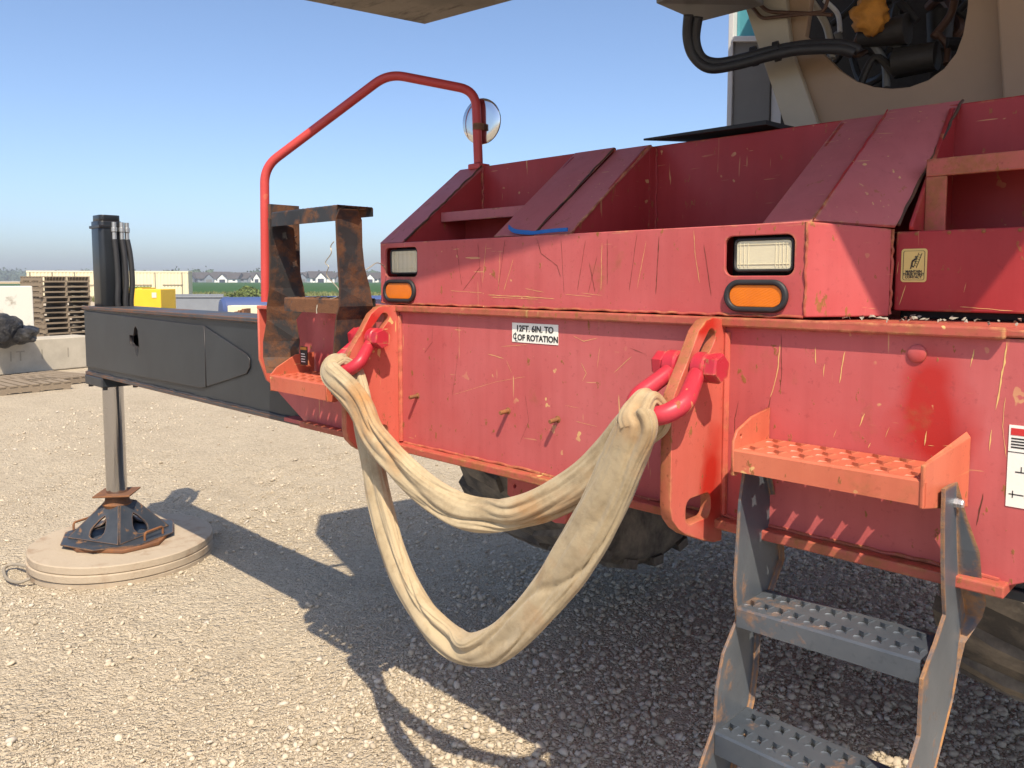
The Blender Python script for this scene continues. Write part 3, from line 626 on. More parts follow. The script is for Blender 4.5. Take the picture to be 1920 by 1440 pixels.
# --- black rubber mat on top of the hood
a = P(1228, 262, Y=2.06); b = P(1500, 228, Y=2.2)
hexa('rubber_mat', [(a.x, 2.0, HZ + .015), (b.x, 2.0, HZ + .01), (b.x, 2.28, HZ + .01), (a.x + .1, 2.28, HZ + .03), (a.x, 2.0, HZ + .021), (b.x, 2.0, HZ + .022), (b.x, 2.28, HZ + .03), (a.x + .1, 2.28, HZ + .045)], M['black'], CR, 0.001)
# --- hand rail with mirror
B0, E0 = Vector((-2.735, 1.475)), Vector((-2.135, 1.985)); nn = Vector((E0.y - B0.y, -(E0.x - B0.x)))
def onrail(px, py):
    r = ray(px, py); t_ = B0.dot(nn) / Vector((r.x, r.y)).dot(nn); return EYEP + r * t_
def bent(pts, r):
    out = [pts[0]]
    for a, b, c in zip(pts, pts[1:], pts[2:]):
        u = (a - b).normalized(); w = (c - b).normalized(); k = min(r, (a - b).length * .45, (c - b).length * .45)
        for i_ in range(9):
            s = i_ / 8; out.append((b + u * k) * (1 - s) ** 2 + b * 2 * s * (1 - s) + (b + w * k) * s * s)
    return out + [pts[-1]]
rp = [onrail(*q) for q in ((498, 566), (496, 313), (728, 138), (892, 170), (897, 306))]
tube('handrail', bent(rp, 0.06), 0.0165, M['red_rail'], CR, 16)
mc = onrail(892, 226) + Vector((0.0, 0.034, 0)); mn = (Vector((0.22, -1.0, -0.02))).normalized()
mu = mn.cross(Vector((0, 0, 1))).normalized(); mv = mu.cross(mn)
lathe('mirror', [(0.076, 0.000), (0.0815, 0.004), (0.0815, 0.010), (0.077, 0.0125), (0.050, 0.0140), (0.004, 0.0148)], mc, M['mirror'], CR, (mu, mv, mn), 40)
tube('mirror_arm', [onrail(897, 238), onrail(897, 238) + Vector((-.01, .03, 0)), mc - mn * .004], 0.006, M['red_rail'], CR, 8)
box('rail_foot', rp[-1].x - .03, rp[-1].x + .03, rp[-1].y - .025, rp[-1].y + .03, HZ - .004, HZ + .016, M['red_rail'], CR, .004)
tube('mirror_clamp', [onrail(897, 232), onrail(897, 244)], 0.021, M['rust'], CR, 14)

# --- perforated treads: real holes, raised rims
def tread_mesh(name, x0, x1, y0, y1, z, nx, ny, hole, lip=0.035, stagger=True, back=None, th=0.003):
    """folded grip tread along X: perforated top, turned down front and back edges"""
    bm = bmesh.new(); dx, dy = (x1 - x0) / nx, (y1 - y0) / ny
    shp = [(-.85, -1), (0, -.5), (.85, -1), (.6, 0), (.95, 1), (0, .75), (-.95, 1), (-.6, 0)]
    sq = [(-1, -1), (0, -1), (1, -1), (1, 0), (1, 1), (0, 1), (-1, 1), (-1, 0)]
    for j in range(ny):
        odd = j % 2; cy = y0 + (j + .5) * dy
        if odd:
            for xa, xb in ((x0, x0 + dx / 2), (x1 - dx / 2, x1)): bm.faces.new([bm.verts.new(p_) for p_ in ((xa, cy - dy / 2, z), (xb, cy - dy / 2, z), (xb, cy + dy / 2, z), (xa, cy + dy / 2, z))])
        for i_ in range(nx - odd):
            cx = x0 + (i_ + .5 + .5 * odd) * dx; hx_, hy_ = hole[0] * random.uniform(.93, 1.05), hole[1] * random.uniform(.93, 1.05)
            ou = [bm.verts.new((cx + s * dx / 2, cy + t_ * dy / 2, z)) for s, t_ in sq]
            mid = [bm.verts.new((cx + s * min(hx_ * 1.25, dx * .46), cy + t_ * min(hy_ * 1.25, dy * .46), z)) for s, t_ in shp]
            inn = [bm.verts.new((cx + s * hx_, cy + t_ * hy_, z + (0.0022 if abs(t_) > .6 else 0.0006))) for s, t_ in shp]
            low = [bm.verts.new((cx + s * hx_ * .97, cy + t_ * hy_ * .97, z - .0065)) for s, t_ in shp]
            for k in range(8):
                k2 = (k + 1) % 8; bm.faces.new((ou[k], ou[k2], mid[k2], mid[k])); bm.faces.new((mid[k], mid[k2], inn[k2], inn[k])); bm.faces.new((inn[k], inn[k2], low[k2], low[k]))
    bmesh.ops.remove_doubles(bm, verts=bm.verts, dist=1e-5)
    def strip(pts):
        vs = [bm.verts.new(p_) for p_ in pts]; bm.faces.new(vs)
    e = 0.004
    for y_, s in ((y0, -1), (y1, 1)):
        l_ = lip if s < 0 else (back if back is not None else lip * .6)
        q = [(y_, z), (y_ + s * e, z - e), (y_ + s * e, z - l_), (y_ + s * (e - th), z - l_), (y_ + s * (e - th), z - e)]
        for a, b in zip(q, q[1:]): strip([(x0, a[0], a[1]), (x1, a[0], a[1]), (x1, b[0], b[1]), (x0, b[0], b[1])])
    return from_bm(name, bm)
SX0, SX1, SZ = -0.766, -0.418, 1.370
link('step_tread', tread_mesh('step_tread', SX0, SX1, 1.402, 1.545, SZ, 7, 3, (0.0125, 0.0145), 0.044), M['red_tread'], CR)
SIDE = [(1.545, 1.435), (1.47, 1.425), (1.412, 1.405), (1.398, 1.385), (1.396, 1.318), (1.41, 1.315), (1.545, 1.36)]
plate('step_side', [SIDE, circ(1.425, 1.392, 0.004, 10)], 'X', SX0 - .006, 0.006, M['red_step'], CR, 0.0015)
hexa('step_side', [(-.427, 1.396, 1.322), (-.420, 1.394, 1.322), (-.392, 1.546, 1.30), (-.399, 1.546, 1.30), (-.427, 1.396, 1.395), (-.420, 1.394, 1.395), (-.392, 1.546, 1.425), (-.399, 1.546, 1.435)], M['red_step'], CR, 0.002)

# --- hanging boarding ladder (right): bent plate rails and perforated treads
def rail_plate(name, pts, xs, th, mat, fold_=0.0):
    """pts: list of (yfront, yback, z, x) stations"""
    bm = bmesh.new(); rows = []
    for (ya, yb, z, x) in pts:
        fold = fold_[len(rows)] if isinstance(fold_, (list, tuple)) else fold_
        rows.append([bm.verts.new(p_) for p_ in ((x, ya, z), (x + th, ya, z), (x + th, yb, z), (x + th + fold, yb + fold * .12, z), (x + fold, yb + fold * .12 + th, z), (x, yb, z))])
    for a, b in zip(rows, rows[1:]):
        for k in range(6): k2 = (k + 1) % 6; bm.faces.new((a[k], a[k2], b[k2], b[k]))
    bm.faces.new(rows[0]); bm.faces.new(rows[-1])
    return link(name, from_bm(name, bm), mat, CR, bevel=0.0012)
XR, XL = -0.405, -0.770
LR = [(1.435, 1.500, 1.352), (1.438, 1.508, 1.29), (1.446, 1.520, 1.23), (1.456, 1.535, 1.175), (1.470, 1.570, 1.125), (1.425, 1.590, 1.09), (1.362, 1.555, 1.050), (1.359, 1.545, 1.00), (1.359, 1.525, 0.955), (1.288, 1.47, 0.895), (1.232, 1.42, 0.84), (1.205, 1.38, 0.75), (1.205, 1.36, 0.52)]
rail_plate('ladder_rail', [(a, b, z, XR) for a, b, z in LR], 0, 0.006, M['ladder_steel'], (.001, .016, .034, .036, .036, .026, .010, .004, .003, .003, .003, .003, .003))
LL = [(1.440, 1.520, 1.320), (1.425, 1.545, 1.26), (1.418, 1.590, 1.17), (1.412, 1.600, 1.10), (1.415, 1.570, 1.065), (1.425, 1.53, 1.02), (1.372, 1.500, 0.965), (1.350, 1.495, 0.90), (1.345, 1.48, 0.83), (1.300, 1.450, 0.775), (1.262, 1.41, 0.72), (1.258, 1.40, 0.60), (1.275, 1.40, 0.50)]
rail_plate('ladder_rail', [(a, b, z, XL) for a, b, z in LL], 0, 0.006, M['ladder_steel'], 0.012)
def ladder_tread(z, y0, y1, mat, lip=0.045, zr=0.0):
    me = tread_mesh('ladder_tread', XL + .008, XR - .003, y0, y1, z, 11, 2, (0.0098, 0.0130), lip)
    sh = Matrix.Identity(4); sh[2][0] = zr; sh[1][0] = -.12; me.transform(Matrix.Translation((XL, 0, z)) @ sh @ Matrix.Translation((-XL, 0, -z)))
    return link('ladder_tread', me, mat, CR)
ladder_tread(1.048, 1.420, 1.545, M['ladder_tread'], 0.040, 0.075)
ladder_tread(0.820, 1.345, 1.470, M['ladder_tread'], 0.045, 0.06)
ladder_tread(0.60, 1.268, 1.395, M['ladder_tread'], 0.045, .05)
b = P(1782, 926, X=XR + .007)
lathe('hinge_bolt', [(0.0085, 0), (0.0085, 0.004), (0.0075, 0.0045), (0.0075, 0.012), (0.0065, 0.014)], (XR + .006, 1.492, 1.318), M['bright_bolt'], CR, 'X', 6, smooth=False)

# --- folded ladder (left): stands upright on its own step, black paint gone rusty
FX0, FX1 = -2.518, -2.172
link('step_tread', tread_mesh('step_tread', FX0, FX1, 1.375, 1.545, 1.370, 7, 4, (0.0115, 0.0135), 0.052), M['red_tread'], CR)
plate('step_side', [[(1.545, 1.44), (1.47, 1.435), (1.395, 1.395), (1.371, 1.37), (1.371, 1.315), (1.40, 1.31), (1.545, 1.33)]], 'X', FX0 - .006, 0.006, M['red_step'], CR, 0.0015)
plate('step_side', [[(1.545, 1.40), (1.47, 1.395), (1.395, 1.385), (1.371, 1.37), (1.371, 1.315), (1.40, 1.31), (1.545, 1.33)]], 'X', FX1, 0.006, M['red_step'], CR, 0.0015)
def strip_rail(name, px, x, depth, mat, dx=0.0):
    """a wide rail whose broad face looks at the viewer's side; px: rows of (left px, right px, y px) measured on plane Y"""
    bm = bmesh.new(); rows = []
    for (l, r_, y_, Yl, Yr) in px:
        a = P(l, y_, Y=Yl); b = P(r_, y_, Y=Yr); b.z = a.z
        nrm = (b - a).cross(Vector((0, 0, 1))).normalized() * -depth
        rows.append([bm.verts.new(p_) for p_ in (a, b, b + nrm, a + nrm)])
    for a, b in zip(rows, rows[1:]):
        for k in range(4): k2 = (k + 1) % 4; bm.faces.new((a[k], a[k2], b[k2], b[k]))
    bm.faces.new(rows[0]); bm.faces.new(rows[-1])
    return link(name, from_bm(name, bm), mat, CR, bevel=0.0012)
yl, yr = 1.395, 1.50
strip_rail('ladder_rail', [(504, 545, 408, 1.36, 1.46), (505, 552, 430, 1.36, 1.46), (506, 556, 480, 1.37, 1.47), (505, 570, 540, 1.38, 1.50), (500, 575, 575, 1.385, 1.51), (500, 556, 600, 1.39, 1.48), (493, 562, 640, 1.39, 1.49), (493, 560, 670, 1.39, 1.49), (497, 548, 688, 1.385, 1.46), (500, 542, 700, 1.38, 1.45)], None, 0.006, M['ladder_rust'])
strip_rail('ladder_rail', [(636, 672, 391, 1.33, 1.39), (630, 679, 410, 1.33, 1.42), (632, 680, 460, 1.34, 1.43), (634, 684, 500, 1.35, 1.44), (637, 694, 540, 1.36, 1.47), (636, 700, 575, 1.365, 1.48), (630, 690, 600, 1.37, 1.48), (627, 670, 640, 1.37, 1.45), (624, 660, 690, 1.37, 1.44), (622, 650, 740, 1.37, 1.42)], None, 0.006, M['ladder_rust'])
def under_tread(px0, px1, py, Y0, Y1, lip, z=None):
    a = P(px0, py, Y=Y0); b = P(px1, py, Y=Y0); zz = z or (a.z + b.z) / 2
    me = tread_mesh('ladder_tread', a.x, b.x, Y0, Y1, zz, 8, 3, (0.0115, 0.0135), lip)
    return link('ladder_tread', me, M['rust_tread'], CR)
under_tread(511, 634, 416, 1.365, 1.49, 0.048, 1.925)
under_tread(535, 640, 577, 1.385, 1.51, 0.046, 1.640)
# upright perforated face of the folded top step
b_ = P(545, 440, Y=1.47)
me = tread_mesh('ladder_tread', -0.16, 0.16, -0.055, 0.055, 0, 4, 2, (0.016, 0.015), 0.012)
me.transform(Matrix.Translation((-2.545, 1.455, 1.80)) @ Matrix.Rotation(R(90), 4, 'Z') @ Matrix.Rotation(R(90), 4, 'X') @ Matrix.Rotation(R(90), 4, 'Z')); link('ladder_tread', me, M['ladder_rust'], CR)
# warning tag on the left rail
a = P(556, 660, Y=1.46)
box('warning_tag', a.x, a.x + .045, 1.475, 1.477, a.z - .045, a.z + .02, M['ink'], CR, 0)
box('warning_tag_band', a.x + .002, a.x + .043, 1.4735, 1.4748, a.z + .008, a.z + .018, M['orange_valve'], CR, 0)
for k in range(4): box('warning_tag_line', a.x + .006, a.x + .030 + .003 * (k % 2), 1.4738, 1.4748, a.z - .008 - k * .009, a.z - .005 - k * .009, M['sticker_white'], CR, 0)

# --- outrigger beam, jack, float
BYF, BYB = 1.62, 1.815
BT0, BT1 = 1.130, 1.541
cross = []
hx, hz = -4.385, 1.372
cross = [(hx - .085, hz + .005), (hx - .085, hz + .032), (hx - .03, hz + .032), (hx - .015, hz + .070), (hx + .01, hz + .085), (hx + .035, hz + .06), (hx + .045, hz + .01), (hx + .045, hz - .04), (hx + .025, hz - .085), (hx, hz - .075), (hx - .02, hz - .03), (hx - .055, hz - .028), (hx - .085, hz - .012)]
plate('outrigger_beam', [[(-5.18, 1.150), (-2.3, 1.150), (-2.3, 1.522), (-5.18, 1.522)], cross], 'Y', BYF, 0.012, M['charcoal'], CR, 0.001)
box('beam_back_web', -5.18, -2.3, BYB - .012, BYB, 1.150, 1.522, M['charcoal'], CR)
box('beam_top_plate', -5.195, -2.3, BYF - .016, BYB + .016, 1.5225, 1.541, M['charcoal_edge'], CR, 0.003)
box('beam_bottom_plate', -5.195, -2.3, BYF - .010, BYB + .010, 1.130, 1.1495, M['charcoal_edge'], CR, 0.003)
plate('beam_end_plate', [[(BYF + .013, 1.150), (BYB - .013, 1.150), (BYB - .013, 1.522), (BYF + .013, 1.522)]], 'X', -5.18, 0.012, M['charcoal'], CR)
# doubler plate with pointed end
plate('beam_doubler', [[(-5.178, 1.178), (-3.62, 1.196), (-3.56, 1.205), (-3.56, 1.488), (-5.178, 1.512)], cross], 'Y', BYF - .0085, 0.008, M['charcoal'], CR, 0.002)
plate('beam_doubler', [[(-3.556, 1.207), (-3.17, 1.30), (-3.14, 1.33), (-3.14, 1.365), (-3.17, 1.385), (-3.556, 1.486)]], 'Y', BYF - .0065, 0.006, M['charcoal'], CR, 0.002)
box('outrigger_beam', -0.60, 2.20, BYF, BYB, 1.150, 1.522, M['charcoal'], CR)
box('beam_top_plate', -0.60, 2.22, BYF - .016, BYB + .016, 1.5225, 1.541, M['charcoal'], CR, 0.003)
box('beam_bottom_plate', -0.60, 2.22, BYF - .010, BYB + .010, 1.130, 1.1495, M['charcoal'], CR, 0.003)
JX, JY = -5.055, 1.716
plate('jack_tube', [rrect(JX - .080, JX + .080, JY - .066, JY + .066, 0.03)], 'Z', 1.5415, 0.50, M['jack_black'], CR, 0.004)
plate('jack_cap', [rrect(JX - .072, JX + .072, JY - .058, JY + .058, 0.028)], 'Z', 2.0418, 0.035, M['jack_black'], CR, 0.003)
box('jack_band', JX - .084, JX + .084, JY - .070, JY + .070, 2.000, 2.016, M['jack_black'], CR, 0.002)
box('jack_socket', JX - .14, JX + .15, JY - .11, JY + .11, 1.072, 1.1295, M['charcoal'], CR, 0.006)
for dx_ in (-.115, .125):
    for dy_ in (-.085, .085): lathe('socket_bolt', [(0.014, 0), (0.014, -0.016)], (JX + dx_, JY + dy_, 1.072), M['charcoal'], CR, 'Z', 6, smooth=False)
lathe('jack_rod', [(0.0585, 0.40), (0.0585, 1.0715)], (JX, JY, 0), M['chrome'], CR, 'Z', 48)
for k, (dx_, dy_, sag) in enumerate(((0.094, .010, .008), (0.094, .052, .012), (0.080, .086, .016))):
    p0 = Vector((JX + dx_, JY + dy_, 2.035))
    lathe('hose_fitting', [(0.013, 0), (0.013, -.03), (0.017, -.032), (0.017, -.055), (0.0125, -.06), (0.0125, -.12)], p0, M['fitting'], CR, 'Z', 12)
    tube('jack_hose', smooth_path([p0 + Vector((0, 0, -.10)), p0 + Vector((sag * .6, sag * .7, -.2)), p0 + Vector((sag * .8, sag, -.35)), p0 + Vector((sag * .5, sag * .4, -.46)), p0 + Vector((0, .01, -.55))], 6), 0.0155, M['hose'], CR, 12)
# float
zt = 0.126
oct_ = [(JX - .02 + .36 * math.cos(R(a_)), JY + .012 + .30 * math.sin(R(a_))) for a_ in (20, 70, 110, 160, 200, 250, 290, 340)]
FC = Vector((JX - .02, JY + .012))
plate('float_plate', [oct_], 'Z', zt, 0.022, M['rust'], CR, 0.003)
lathe('float_rim', [(0.33, 0.0), (0.33, 0.006)], (FC.x, FC.y, zt + .0225), M['blue_float'], CR, 'Z', 8, smooth=False)
def float_cone():
    """square pyramid of four plates, each with a teardrop opening"""
    zb, ztp = zt + .029, 0.345; out = []
    for k in range(4):
        a_ = R(-65 + 90 * k); d = Vector((math.cos(a_), math.sin(a_), 0)); s = Vector((-d.y, d.x, 0))
        base_c = Vector((FC.x, FC.y, zb)) + d * 0.195; top_c = Vector((FC.x + .02, FC.y, ztp)) + d * 0.062
        L_ = (top_c - base_c).length; v_ = (top_c - base_c).normalized()
        tear = [(0, .69 * L_), (.022, .58 * L_), (.045, .38 * L_), (.052, .26 * L_), (.043, .13 * L_), (.02, .075 * L_), (-.02, .075 * L_), (-.043, .13 * L_), (-.052, .26 * L_), (-.045, .38 * L_), (-.022, .58 * L_)]
        me = plate_mesh('float_cone', [[(-.195, 0), (.195, 0), (.062, L_), (-.062, L_)], tear], 'Z', -0.007, 0.014, 0.002)
        Mx = Matrix((s, v_, s.cross(v_))).transposed().to_4x4(); Mx.translation = base_c; me.transform(Mx)
        link('float_cone', me, M['blue_float'], CR)
float_cone()
lathe('float_post', [(0.055, 0.137), (0.055, 0.33)], (FC.x + .02, FC.y, 0), M['rust'], CR, 'Z', 20)
lathe('float_collar', [(0.075, 0.325), (0.085, 0.345), (0.070, 0.36), (0.062, 0.40)], (JX, JY, 0), M['rust'], CR, 'Z', 24)
obox('float_keeper', (JX, JY, 0.408), (math.cos(R(-38)), math.sin(R(-38)), 0), .105, (-math.sin(R(-38)), math.cos(R(-38)), 0), .105, (0, 0, 1), .005, M['rust'], CR)
for k, (dx_, dy_) in enumerate(((-.27, -.12), (.25, .11))):
    c_ = Vector((FC.x + dx_, FC.y + dy_, zt + .03)); s = Vector((-dy_, dx_, 0)).normalized()
    tube('float_handle', bent([c_ - s * .07, c_ - s * .07 + Vector((0, 0, .045)), c_ + s * .07 + Vector((0, 0, .045)), c_ + s * .07], .02), 0.007, M['rust'], CR, 8)

# --- tyres (off the ground, jacked up)
TY, TR, TZ, TW = 3.32, 0.85, 1.09, 0.72
def tyre(x0):
    h = TW / 2; prof = [(TR * .50, -h * .92), (TR * .70, -h), (TR * .88, -h), (TR * .955, -h * .86), (TR * .97, 0), (TR * .955, h * .86), (TR * .88, h), (TR * .70, h), (TR * .50, h * .92)]
    ty = lathe('tyre', prof, (x0 + h, TY, TZ), M['tyre'], CR, 'X', 64, smooth=True)
    n = 22
    proto = None
    for k in range(n):
        for s in (-1, 1):
            bm = bmesh.new(); v = []
            for (rr, grow) in ((TR * .945, 1.0), (TR * 1.0, .82)):
                for (u, w_) in ((0.02, -.045), (0.02, .045), (h * .55, .06), (h * 1.0, .085), (h * 1.0, -.015), (h * .55, -.035)):
                    r2 = rr * (1.0 if u < h * .9 else .965); ang = (w_ * grow + u * .30) / TR
                    v.append(bm.verts.new((s * u, -r2 * math.sin(ang), -r2 * math.cos(ang))))
            bm.faces.new(v[:6]); bm.faces.new(v[6:])
            for q in range(6): q2 = (q + 1) % 6; bm.faces.new((v[q], v[q2], v[6 + q2], v[6 + q]))
            key = 'tread_lug_%d' % s
            me = bpy.data.meshes.get(key)
            if me is None: me = from_bm(key, bm); me.materials.append(M['tyre'])
            else: bm.free()
            o = bpy.data.objects.new('tread_lug', me); COL.objects.link(o); o.parent = ty
            o.matrix_local = Matrix.Translation((x0 + h, TY, TZ)) @ Matrix.Rotation(2 * math.pi * (k + (.5 if s > 0 else 0)) / n, 4, 'X')
    return ty
tyre(-2.93); tyre(-0.745)
tube('axle', [(-2.5, TY, TZ), (-0.5, TY, TZ)], 0.13, M['engine'], CR, 20)

# --- turret
TU = 2.60
a = P(1505, 222, Y=TU); b = P(1880, 178, Y=TU); c = P(1405, 0, Y=TU); e = P(1920, 120, Y=TU)
hole = [P(*q, Y=TU) for q in ((1550, 108), (1575, 132), (1605, 152), (1640, 163), (1672, 166), (1705, 163), (1740, 150), (1770, 128), (1792, 100), (1805, 65), (1813, 20), (1816, -20))]
hl_ = [(q.x, q.z) for q in hole] + [(hole[-1].x - .02, 2.80), (-1.16, 2.80), (-1.20, 2.5)]
plate('turret_plate', [[(a.x, 2.11), (b.x + .02, 2.11), (b.x - .02, 2.95), (-1.58, 2.95), (c.x, c.z), (a.x, a.z)], hl_], 'Y', TU, 0.03, M['tan'], CR, 0.003)
hexa('turret_post', [(b.x + .021, TU - .05, 2.11), (-.42, TU - .05, 2.11), (-.42, TU + .25, 2.11), (b.x + .021, TU + .25, 2.11), (b.x - .06, TU - .05, 2.95), (-.60, TU - .05, 2.95), (-.60, TU + .25, 2.95), (b.x - .06, TU + .25, 2.95)], M['tan'], CR, 0.006)
hexa('turret_post_white', [(-.60, TU - .04, 2.40), (-.30, TU - .04, 2.11), (-.30, TU + .2, 2.11), (-.60, TU + .2, 2.40), (-.69, TU - .04, 2.95), (-.4, TU - .04, 2.95), (-.4, TU + .2, 2.95), (-.69, TU + .2, 2.95)], M['cab_white'], CR) if False else None
plate('turret_arm', [[(a.x - .01, 2.11), (a.x + .10, 2.11), (-1.235, 2.46), (-1.30, 2.95), (-1.62, 2.95), (c.x - .01, c.z)]], 'Y', TU - .032, 0.03, M['cream'], CR, 0.003)
box('machinery_back', -1.55, -.55, TU + .55, TU + .57, 2.09, 2.95, M['engine'], CR)
box('turret_table', -1.6, -.3, TU + .031, 4.4, 2.065, 2.10, M['engine'], CR)
for k in range(26):
    x = random.uniform(-1.05, -.80); z = random.uniform(2.16, 2.7); y = TU + random.uniform(.10, .45)
    if k % 3 == 0:
        lathe('machinery_cylinder', [(random.uniform(.02, .05), -random.uniform(.04, .1)), (random.uniform(.02, .05), random.uniform(.04, .1))], (x, y, z), M['engine'], CR, random.choice('XYZ'), 14)
    else:
        q = [Vector((x, y, z))]
        for _ in range(4): q.append(q[-1] + Vector((random.uniform(-.09, .09), random.uniform(-.02, .08), random.uniform(-.14, .14))))
        tube('machinery_hose', smooth_path(q, 5), random.uniform(.008, .018), M[random.choice(['hose', 'engine', 'copper', 'hose'])], CR, 8)
def lump(name, c_, r_, mat, parent, sc=(1, 1, 1), amp=.35, fr=3.0, sub=3, world=True):
    bm = bmesh.new(); bmesh.ops.create_icosphere(bm, subdivisions=sub, radius=1)
    for v in bm.verts:
        d = 1 + amp * noise.noise(v.co * fr + Vector(c_)); v.co = Vector((v.co.x * sc[0], v.co.y * sc[1], v.co.z * sc[2])) * r_ * d + Vector(c_)
    return link(name, from_bm(name, bm), mat, parent, smooth=True)
q = P(1632, 28, Y=TU + .06); lump('valve_casting', q, .055, M['orange_valve'], CR, (1, .7, 1.1), .5)
q = P(1462, 150, Y=TU + .1); lump('valve_casting', q, .02, M['orange_valve'], CR, (.7, .7, 1.8), .5)
for (q0, q1, r_, mt) in (((1520, 0), (1560, 110), .012, 'cream'), ((1545, 0), (1575, 60), .008, 'cab_white'), ((1570, 60), (1555, 110), .012, 'cab_grey'), ((1625, 50), (1590, 100), .012, 'cab_grey'), ((1635, 80), (1662, 165), .012, 'cab_grey'), ((1640, 80), (1690, 95), .010, 'cab_grey'), ((1755, 60), (1775, 120), .010, 'copper'), ((1790, 0), (1750, 70), .012, 'copper')):
    A_ = P(*q0, Y=TU + .12); B_ = P(*q1, Y=TU + .12); tube('machinery_pipe', smooth_path([A_, (A_ + B_) / 2 + Vector((.01, .02, .01)), B_], 6), r_, M[mt], CR, 10)
for k, (q0, q1, q2, q3) in enumerate((((1400, 0), (1428, 35), (1545, 22), (1552, 0)), ((1415, 0), (1440, 22), (1535, 26), (1560, 28)))):
    tube('turret_line', bent([P(*w_, Y=TU - .05) for w_ in (q0, q1, q2, q3)], .02), .006, M['copper'], CR, 8)
# valve box with its drooping hoses
a = P(1256, 18, Y=2.28); b = P(1415, 30, Y=2.42)
hexa('valve_box', [(a.x, 2.20, a.z), (b.x, 2.20, a.z + .02), (b.x + .01, 2.46, a.z - .0), (a.x, 2.46, a.z - .0), (a.x, 2.20, a.z + .30), (b.x, 2.20, a.z + .30), (b.x + .01, 2.46, a.z + .30), (a.x, 2.46, a.z + .30)], M['cab_grey'], CR, 0.004)
hexa('valve_box_flange', [(a.x - .004, 2.196, a.z + .07), (b.x, 2.196, a.z + .07), (b.x, 2.1995, a.z + .07), (a.x - .004, 2.1995, a.z + .07), (a.x - .004, 2.196, a.z + .25), (b.x, 2.196, a.z + .25), (b.x, 2.1995, a.z + .25), (a.x - .004, 2.1995, a.z + .25)], M['black'], CR, 0.001)
for k, pts in enumerate((((1291, 28), (1289, 70), (1300, 105), (1330, 128), (1380, 122), (1440, 106), (1500, 94), (1570, 92), (1600, 100)), ((1309, 32), (1304, 75), (1316, 108), (1345, 118), (1390, 110), (1440, 97), (1510, 85), (1580, 84), (1610, 95)))):
    tube('droop_hose', smooth_path([P(*q, Y=2.32 + .02 * k + .022 * i_) for i_, q in enumerate(pts)], 7), .0165, M['hose'], CR, 12)
for q in ((1414, 106), (1456, 97)): tube('hose_clamp', [P(q[0] - 5, q[1] + 1, Y=2.46), P(q[0] + 6, q[1] - 2, Y=2.465)], .032, M['rubber'], CR, 14)
# cab behind
cz0 = 2.06; a = P(1366, 230, Y=3.3); b = P(1442, 230, Y=3.3); c = P(1500, 230, Y=3.3)
zt_ = P(1400, 40, Y=3.3).z
box('cab_panel', a.x + .02, b.x, 3.3, 3.34, cz0, zt_ - .08, M['cab_grey'], CR)
box('cab_corner', a.x - .005, a.x + .0195, 3.29, 3.9, cz0, zt_ + .5, M['cab_white'], CR)
box('cab_door', b.x + .001, c.x + .3, 3.31, 3.35, cz0, zt_ - .10, M['cab_white'], CR)
hexa('cab_sill', [(a.x + .02, 3.28, zt_ - .079), (c.x + .3, 3.28, zt_ - .20), (c.x + .3, 3.36, zt_ - .20), (a.x + .02, 3.36, zt_ - .079), (a.x + .02, 3.28, zt_ - .055), (c.x + .3, 3.28, zt_ - .175), (c.x + .3, 3.36, zt_ - .175), (a.x + .02, 3.36, zt_ - .055)], M['cab_white'], CR)
box('cab_window', a.x + .02, c.x + .3, 3.32, 3.33, zt_ - .099, zt_ + .5, M['cab_glass'], CR)
box('cab_roof', a.x - .03, c.x + .35, 3.25, 4.4, zt_ + .501, zt_ + .54, M['cab_white'], CR)
# counterweight slab overhead
CZ = 2.79
def sunback(px, py, z, base=None):
    g = base or P(px, py, Z=0); k = z - g.z; return Vector((g.x + SUNV.x / SUNV.z * k, g.y + SUNV.y / SUNV.z * k))
c1 = P(797, 47, Z=CZ); c1 = Vector((c1.x, c1.y)); c0 = sunback(590, 1000, CZ)
f1 = sunback(0, 0, CZ, P(740, 545, Y=YB)); f2 = sunback(0, 0, CZ, P(1150, 430, Y=YB))
r1 = sunback(0, 0, CZ, P(1830, 580, Y=1.78)); r2 = sunback(0, 0, CZ, P(1920, 445, Y=1.78))
cwpoly = [c0, f1, f2, Vector((r1.x, f2.y + (r1.x - f2.x) * .1)), Vector((r2.x, 2.55)), c1 + Vector((3.0, 3.0 * .12))]
cwpoly = [c0, f1, f2, Vector((r1.x, f2.y + (r1.x - f2.x) * .08)), Vector((r2.x + .05, c1.y + .35)), c1]
print('cw', [tuple(round(k, 2) for k in q) for q in cwpoly])
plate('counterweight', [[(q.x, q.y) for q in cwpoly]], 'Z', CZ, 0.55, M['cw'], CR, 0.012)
tube('counterweight_weld', [(c1.x + .55, c1.y + .055, CZ - .001), (c1.x + .62, c1.y - .55, CZ - .001)], .006, M['rust'], CR, 6)
box('turret_deck', -1.45, -.35, 2.0, 4.2, CZ + .56, CZ + .62, M['tan'], CR)
box('turret_neck', -1.5, -.5, 3.2, 4.2, 2.101, CZ + .555, M['tan'], CR)

